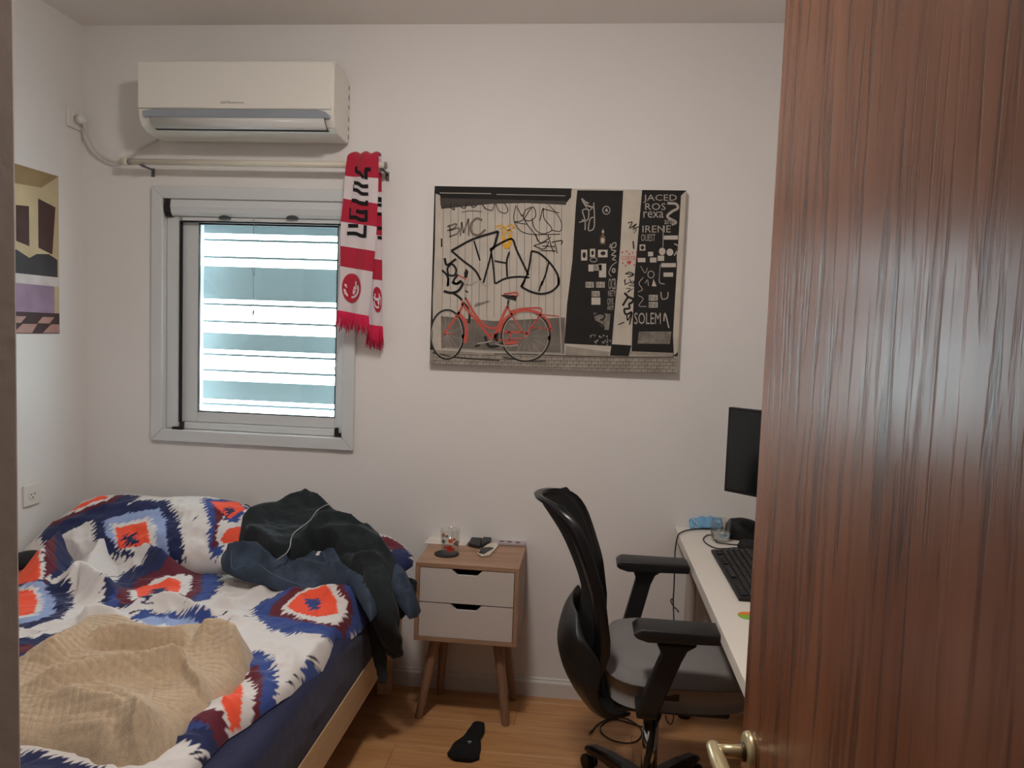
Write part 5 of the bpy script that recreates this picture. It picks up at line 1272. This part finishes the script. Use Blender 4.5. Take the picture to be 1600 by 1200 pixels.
# black soft case behind the glass
c = Zp(1160, 842, DZ)
V, Fq = lathe([(0.0, 0.0), (0.05, 0.0), (0.058, 0.012), (0.056, 0.040), (0.045, 0.062), (0.02, 0.072), (0, 0.073)], (0, 0, 0), 28)
V = [(c[0]+0.012+p[0]*1.35, c[1]+0.01+p[1]*0.9, DZ+0.001+p[2]*(1.0-0.15*(p[0]/0.058))) for p in V]
make('soft_case', V, Fq, M('case_black', (13, 13, 14), rough=0.7, bump=(90, 0.3, 0.001)), smooth=True, label='soft black case standing behind the water glass on the desk', cat='case')

# computer mouse half hidden by the door
c = Zp(1164, 862, DZ)
ms = thing('computer_mouse', (c[0]+0.03, c[1]+0.03, DZ), 'black computer mouse at the end of the keyboard', 'mouse')
V, Fq = lathe([(0.0, 0.0), (0.030, 0.0), (0.032, 0.008), (0.026, 0.024), (0.012, 0.032), (0, 0.033)], (0, 0, 0), 24)
V = [(c[0]+0.03+p[0]*1.6, c[1]+0.035+p[1]*0.95, DZ+0.0008+p[2]*(1-0.25*p[0]/0.03)) for p in V]
make('mouse_shell', V, Fq, M('case_black'), ms, smooth=True)
make('mouse_wheel', *lathe([(0, -0.004), (0.006, -0.004), (0.006, 0.004), (0, 0.004)], (c[0]+0.005, c[1]+0.035, DZ+0.030), 14, axis=(0, 1, 0)), M('key_black'), ms)

cabk = M('cable_black')
cb = [Zp(1165, 858, DZ+0.006), Zp(1150, 856, DZ+0.004), Zp(1122, 857, DZ+0.004), Zp(1105, 850, DZ+0.004), Zp(1099, 842, DZ+0.004), Zp(1106, 836, DZ+0.004), Zp(1116, 838, DZ+0.004), Zp(1119, 846, DZ+0.006), Zp(1128, 849, DZ+0.005), Zp(1160, 852, DZ+0.004)]
make('mouse_cable', *tube(cb, 0.0022, 8, n=80), cabk, smooth=True, label='thin black cable curled on the desk below the water glass', cat='cable')
xk = DX0-0.006
dc = [Zp(1122, 826, DZ+0.005), Zp(1100, 826, DZ+0.005), Zp(1076, 828, DZ+0.005), Zp(1064, 832, DZ+0.006), Xp(1059, 838, xk), Xp(1055, 860, xk-0.006), Xp(1054, 890, xk-0.008), Xp(1053, 920, xk-0.008), Xp(1052, 940, xk-0.008), Xp(1053, 975, xk-0.008), Xp(1053, 1010, xk)]
hc_ = thing('hanging_cable', tuple(dc[-1]), 'black cable running over the desk edge and hanging tied in a knot', 'cable')
make('cable_run', *tube(dc, 0.0026, 8, n=70), cabk, hc_, smooth=True)
kn = [Xp(x, y, xk-0.012) for x, y in ((1052, 940), (1050, 936), (1048, 939), (1052, 947), (1058, 953), (1060, 956))]
make('cable_tie', *tube(kn, 0.0026, 8, n=24), cabk, hc_, smooth=True)
c = Zp(1161, 962, DZ)
def STS(a, b, o): return np.array((c[0]+0.012+a, c[1]+b, DZ+0.0008+o))
stc = thing('round_card', (c[0]+0.01, c[1], DZ), 'round green and orange card at the edge of the keyboard', 'card')
make('card_disc', *lathe([(0.030, 0.0), (0.030, 0.0007), (0, 0.0007)], (c[0]+0.016, c[1], DZ+0.0003), 28), M('card_green', (120, 170, 60), rough=0.6), stc)
make('card_print', *blob(lambda a, b, o: np.array((c[0]+0.016+a, c[1]+b, DZ+0.0012)), [(0.029*math.cos(t_), 0.029*math.sin(t_)) for t_ in np.linspace(0.3, 3.0, 14)], 0), M('card_orange', (226, 120, 56), rough=0.6), stc)

# ================================================================== OFFICE CHAIR (faces the desk, towards +x)
CXc, CYc = 0.242, 2.27
chair = thing('office_chair', (CXc, CYc, 0), 'black office chair with grey seat and mesh back by the desk', 'office chair')
cplas = M('chair_plastic', (26, 26, 27), rough=0.42, bump=(300, 0.12, 0.0005))
cplas2 = M('chair_plastic_gloss', (20, 20, 21), rough=0.3)
cmesh = M('chair_mesh', (12, 11, 11), rough=0.85, bump=(700, 0.6, 0.002))
grey_fab = M('seat_fabric', (122, 118, 116), rough=0.95, bump=(500, 0.35, 0.001), var=(20, 0.04))
chrome = M('chrome', (190, 190, 190), rough=0.12, metal=1.0)

# upper back: curved rim with a mesh field; spine given by photo points on the mid plane
def ctr(px, py, y=CYc): p = Yp(px, py, y); return p[0], p[2]
spine_px = [(930, 1062), (908, 1015), (903, 965), (908, 925), (905, 900), (893, 865), (876, 828), (858, 800), (846, 782), (842, 770)]
edge_px_ = [(948, 1066), (938, 1040), (950, 985), (944, 935), (939, 900), (930, 868), (918, 828), (908, 800), (898, 780), (884, 766)]
sp3 = smoothpath([ctr(*p) for p in spine_px], 40); ed3 = smoothpath([ctr(*p) for p in edge_px_], 40)
def backS(u, v, o):
    # u -1..1 across, v 0..1 up
    i = v*39; a = int(min(38, math.floor(i))); t_ = i-a
    s = sp3[a]*(1-t_)+sp3[a+1]*t_; e = ed3[a]*(1-t_)+ed3[a+1]*t_
    hw = np.interp(v, [0, 0.12, 0.3, 0.6, 0.85, 1.0], [0.14, 0.19, 0.205, 0.20, 0.175, 0.14])
    k_ = abs(u)**2.0
    return np.array((s[0]*(1-k_)+e[0]*k_-o, CYc+hw*u, s[1]*(1-k_)+e[1]*k_))
nu, nv = 28, 40
V, Fq = [], []
for i in range(nu+1):
    for j in range(nv+1): V.append(tuple(backS(-0.88+1.76*i/nu, 0.03+0.90*j/nv, 0)))
for i in range(nu):
    for j in range(nv): q = i*(nv+1)+j; Fq.append((q, q+1, q+nv+2, q+nv+1))
make('back_mesh', V, Fq, cmesh, chair, smooth=True, solid=0.006)
# rim band
lo = [(math.cos(t_), math.sin(t_)) for t_ in np.linspace(0, 2*math.pi, 73)[:-1]]
def sq(c_, s_, k_): 
    n_ = (abs(c_)**k_+abs(s_)**k_)**(-1/k_); return c_*n_, s_*n_
outer, inner = [], []
for c_, s_ in lo:
    a, b = sq(c_, s_, 3.4); outer.append((a, 0.5+0.5*b)); inner.append((a*0.84, 0.5+0.5*(b*0.90) - 0.012))
V, Fq = [], []
n_ = len(lo)
for (a, b), (a2, b2) in zip(outer, inner):
    V += [tuple(backS(a, min(max(b, 0), 1), -0.010)), tuple(backS(a, min(max(b, 0), 1), 0.016)), tuple(backS(a2, b2, 0.014)), tuple(backS(a2, b2, -0.008))]
for i in range(n_):
    j = (i+1) % n_
    for s in range(4): Fq.append((4*i+s, 4*j+s, 4*j+(s+1) % 4, 4*i+(s+1) % 4))
make('back_rim', V, Fq, cplas2, chair, smooth=True, bevel=0.003, segs=2)
# lower shell: wide band that sweeps under the seat
low_px = [(893, 932), (880, 952), (871, 985), (873, 1010), (882, 1036), (900, 1068), (922, 1096), (948, 1104), (978, 1106)]
lowf_px = [(905, 934), (914, 960), (935, 990), (938, 1015), (934, 1044), (944, 1066), (958, 1080), (972, 1086), (984, 1090)]
lp3 = smoothpath([ctr(*p) for p in low_px], 36); lf3 = smoothpath([ctr(*p) for p in lowf_px], 36)
V, Fq = [], []
nu, nv = 20, 35
for i in range(nu+1):
    u = -1+2*i/nu
    for j in range(nv+1):
        hw = np.interp(j/nv, [0, 0.15, 0.45, 0.75, 1.0], [0.12, 0.19, 0.20, 0.15, 0.09]); k_ = abs(u)**2.2
        p = lp3[j]*(1-k_)+(lp3[j]*0.35+lf3[j]*0.65)*k_
        V.append((p[0], CYc+hw*u, p[1]))
n0 = len(V)
for i in range(nu+1):
    u = -1+2*i/nu
    for j in range(nv+1):
        hw = np.interp(j/nv, [0, 0.15, 0.45, 0.75, 1.0], [0.12, 0.19, 0.20, 0.15, 0.09]); k_ = abs(u)**2.2
        q1 = lp3[j]*0.72+lf3[j]*0.28
        p = q1*(1-k_)+lf3[j]*k_
        V.append((p[0], CYc+hw*u*0.985, p[1]))
for i in range(nu):
    for j in range(nv):
        q = i*(nv+1)+j; Fq.append((q, q+1, q+nv+2, q+nv+1)); q += n0; Fq.append((q, q+nv+1, q+nv+2, q+1))
for j in range(nv):
    Fq.append((j, n0+j, n0+j+1, j+1)); q = nu*(nv+1)+j; Fq.append((q, q+1, n0+q+1, n0+q))
for i in range(nu):
    q = i*(nv+1); Fq.append((q, q+nv+1, n0+q+nv+1, n0+q)); q += nv; Fq.append((q, n0+q, n0+q+nv+1, q+nv+1))
make('lumbar_shell', V, Fq, cplas, chair, smooth=True, bevel=0.004)
# seat: plump cushion, softly squared, front falling
SZ = 0.53
sx_a, sx_b = ctr(940, 1050, 2.15)[0], CXc+0.29
V, Fq = [], []
nr, nth = 12, 64
def seat_pt(r, th, top):
    a, b = sq(math.cos(th), math.sin(th), 3.6)
    x = (sx_a+sx_b)/2+a*r*(sx_b-sx_a)/2; y = CYc+b*r*0.222*(1-0.06*a)
    h = (1-r**6)**0.5 if r < 1 else 0
    fx = (x-sx_a)/(sx_b-sx_a)
    if top: z = SZ-0.012+0.052*h-0.03*max(0, fx-0.75)**1.5*4+0.020*max(0, 0.18-fx)
    else:
        z = SZ-0.082-0.010*h; x = (sx_a+sx_b)/2+(x-(sx_a+sx_b)/2)*0.95; y = CYc+(y-CYc)*0.95
    return (x, y, z)
for top in (True, False):
    for i in range(nr+1):
        r = i/nr if i < nr else 0.9995
        for j in range(nth): V.append(seat_pt(r, 2*math.pi*j/nth, top))
half = (nr+1)*nth
for b0 in (0, half):
    for i in range(nr):
        for j in range(nth):
            q = (b0+i*nth+j, b0+i*nth+(j+1) % nth, b0+(i+1)*nth+(j+1) % nth, b0+(i+1)*nth+j)
            Fq.append(q if b0 else tuple(reversed(q)))
for j in range(nth): Fq.append((nr*nth+j, nr*nth+(j+1) % nth, half+nr*nth+(j+1) % nth, half+nr*nth+j))
seat = make('seat', V, Fq, grey_fab, chair, smooth=True, label='grey upholstered seat')
pip = [np.array(seat_pt(0.999, t_, True))+np.array([0, 0, -0.002]) for t_ in np.linspace(0, 2*math.pi, 65)[:-1]]
make('seat_piping', *tube(pip, 0.0020, 6, closed=True), M('piping_grey', (92, 88, 86), rough=0.9), seat, smooth=True)
box('seat_pan', CXc-0.12, CXc+0.20, CYc-0.17, CYc+0.17, SZ-0.112, SZ-0.092, cplas, chair, bevel=0.008, segs=3)
v, f = obox((CXc+0.030, CYc-0.219, SZ-0.035), (1, 0, 0), (0, 1, 0), (0, 0, 1), 0.020, 0.002, 0.010)
make('brand_tag', v, f, cplas2, seat)
make('tilt_mechanism', *obox((CXc+0.02, CYc, SZ-0.135), (1, 0, 0), (0, 1, 0), (0, 0, 1), 0.11, 0.075, 0.025), cplas, chair, bevel=0.01, segs=3)
# armrests
def armrest(yc, pad_px, post_px, w0, w1):
    (ax0, az0), (ax1, az1) = ctr(*pad_px[0], yc), ctr(*pad_px[1], yc)
    zt_a = (az0+az1)/2
    out = [(ax0+0.004, zt_a-0.012), (ax0+0.018, zt_a), (ax1-0.012, zt_a+0.000), (ax1, zt_a-0.008), (ax1-0.002, zt_a-0.030), (ax0+0.04, zt_a-0.036), (ax0+0.012, zt_a-0.028), (ax0, zt_a-0.018)]
    v, f = prism(out, lambda a, b: (a, yc-0.045, b), (0, 0.09, 0))
    pad = make('arm_pad', v, f, cplas, chair, bevel=0.012, segs=4, smooth=True)
    (tx, tz), (bx, bz) = ctr(*post_px[0], yc), ctr(*post_px[1], yc)
    hw0, hw1 = w0, w1
    o2_ = [(bx-hw1, bz), (bx+hw1, bz), (tx+hw0*0.8, tz-0.05), (tx+hw0*1.25, tz-0.018), (tx+hw0*2.1, tz), (tx-hw0*1.3, tz), (tx-hw0*0.85, tz-0.03)]
    v, f = prism(o2_, lambda a, b: (a, yc-0.016, b), (0, 0.032, 0))
    make('arm_post', v, f, cplas, pad, bevel=0.006, segs=3)
    s = 1 if yc < CYc else -1
    box('arm_bracket', bx-hw1*0.9, bx+hw1*1.0, min(yc-0.012, yc+s*0.16), max(yc+0.012, yc+s*0.16), bz-0.018, bz+0.012, cplas, pad, bevel=0.006)
armrest(1.99, [(988, 974), (1136, 982)], [(1050, 1004), (1010, 1112)], 0.032, 0.030)
armrest(2.53, [(962, 873), (1077, 875)], [(1006, 889), (980, 990)], 0.030, 0.028)
# column, base, casters
make('column_cover', *tube([(CXc, CYc, SZ-0.13), (CXc, CYc, SZ-0.20), (CXc, CYc, SZ-0.215)], [0.036, 0.031, 0.026], 24), cplas, chair, smooth=True)
make('gas_lift', *tube([(CXc, CYc, SZ-0.21), (CXc, CYc, 0.10)], 0.0245, 28), chrome, chair, smooth=True)
make('lever_paddle', *tube([(CXc-0.005, CYc-0.09, SZ-0.13), (CXc-0.01, CYc-0.17, SZ-0.15), (CXc-0.02, CYc-0.20, SZ-0.19), (CXc-0.03, CYc-0.21, SZ-0.25)], [0.006, 0.006, 0.010, 0.007], 12, n=24), cplas, chair, smooth=True)
make('base_hub', *lathe([(0.0, 0.075), (0.042, 0.075), (0.046, 0.085), (0.044, 0.125), (0.036, 0.132), (0, 0.132)], (CXc, CYc, 0), 28), cplas2, chair, smooth=True)
ang0 = math.radians(54)
for k_ in range(5):
    th = ang0+k_*2*math.pi/5; d = np.array([math.cos(th), math.sin(th), 0]); sd = np.array([-d[1], d[0], 0])
    V, Fq = [], []
    for i, (r, zt__, zb__, w) in enumerate(((0.030, 0.128, 0.080, 0.028), (0.10, 0.124, 0.082, 0.027), (0.20, 0.110, 0.078, 0.024), (0.28, 0.092, 0.066, 0.021), (0.31, 0.078, 0.064, 0.017))):
        p = np.array([CXc, CYc, 0])+d*r
        for s, z in ((-1, zb__), (1, zb__), (1, zt__-0.008), (0.55, zt__), (-0.55, zt__), (-1, zt__-0.008)): V.append(tuple(p+sd*w*s+np.array([0, 0, z])))
    for i in range(4):
        for s in range(6): Fq.append((6*i+s, 6*i+(s+1) % 6, 6*i+6+(s+1) % 6, 6*i+6+s))
    Fq += [tuple(reversed(range(6))), tuple(range(24, 30))]
    leg = make('base_leg', V, Fq, cplas2, chair, bevel=0.004, segs=3)
    cpos = np.array([CXc, CYc, 0])+d*0.30
    wh = []
    for s in (-1, 1):
        wh.append(lathe([(0.0, 0.0), (0.022, 0.0), (0.0252, 0.004), (0.0252, 0.014), (0.022, 0.018), (0, 0.018)], cpos+sd*(0.003 if s > 0 else -0.021)+np.array([0, 0, 0.0256]), 22, axis=sd))
    cs = make('caster', *join(*wh), cplas, leg, smooth=False)
    make('caster_hood', *tube([cpos+np.array([0, 0, 0.066]), cpos+np.array([0, 0, 0.030])], [0.012, 0.009], 12), M('caster_grey', (150, 148, 144), rough=0.5), leg)

# cables on the floor
fc = [Zp(x, y, 0.004) for x, y in ((925, 1142), (934, 1132), (950, 1124), (975, 1122), (996, 1133), (1003, 1145), (996, 1157), (980, 1161), (958, 1157), (942, 1147), (938, 1137), (946, 1128), (962, 1124), (985, 1130), (1004, 1136))]
fcb = thing('charging_lead', tuple(Zp(970, 1142, 0)), 'black charging lead coiled in a loop on the laminate behind the chair', 'cable')
make('lead', *tube(fc, 0.0026, 8, n=110), cabk, fcb, smooth=True)
a, b = np.array(fc[0]), np.array(fc[1]); dd = (a-b)/np.linalg.norm(a-b)
make('lead_plug', *tube([a, a+dd*0.018], 0.0045, 8), cabk, fcb)
make('plug_tip', *tube([a+dd*0.018, a+dd*0.026], 0.003, 8), M('zip_metal'), fcb)
dl = [Zp(x, y, 0.02+0.05*t_) for (x, y), t_ in zip(((1040, 1118), (1042, 1126), (1048, 1132), (1052, 1124), (1053, 1108)), (0.6, 0.2, 0, 0.2, 0.8))]
make('looped_cable', *tube(dl, 0.0024, 8, n=24), cabk, smooth=True, label='black cable hanging in a short loop under the chair seat', cat='cable')
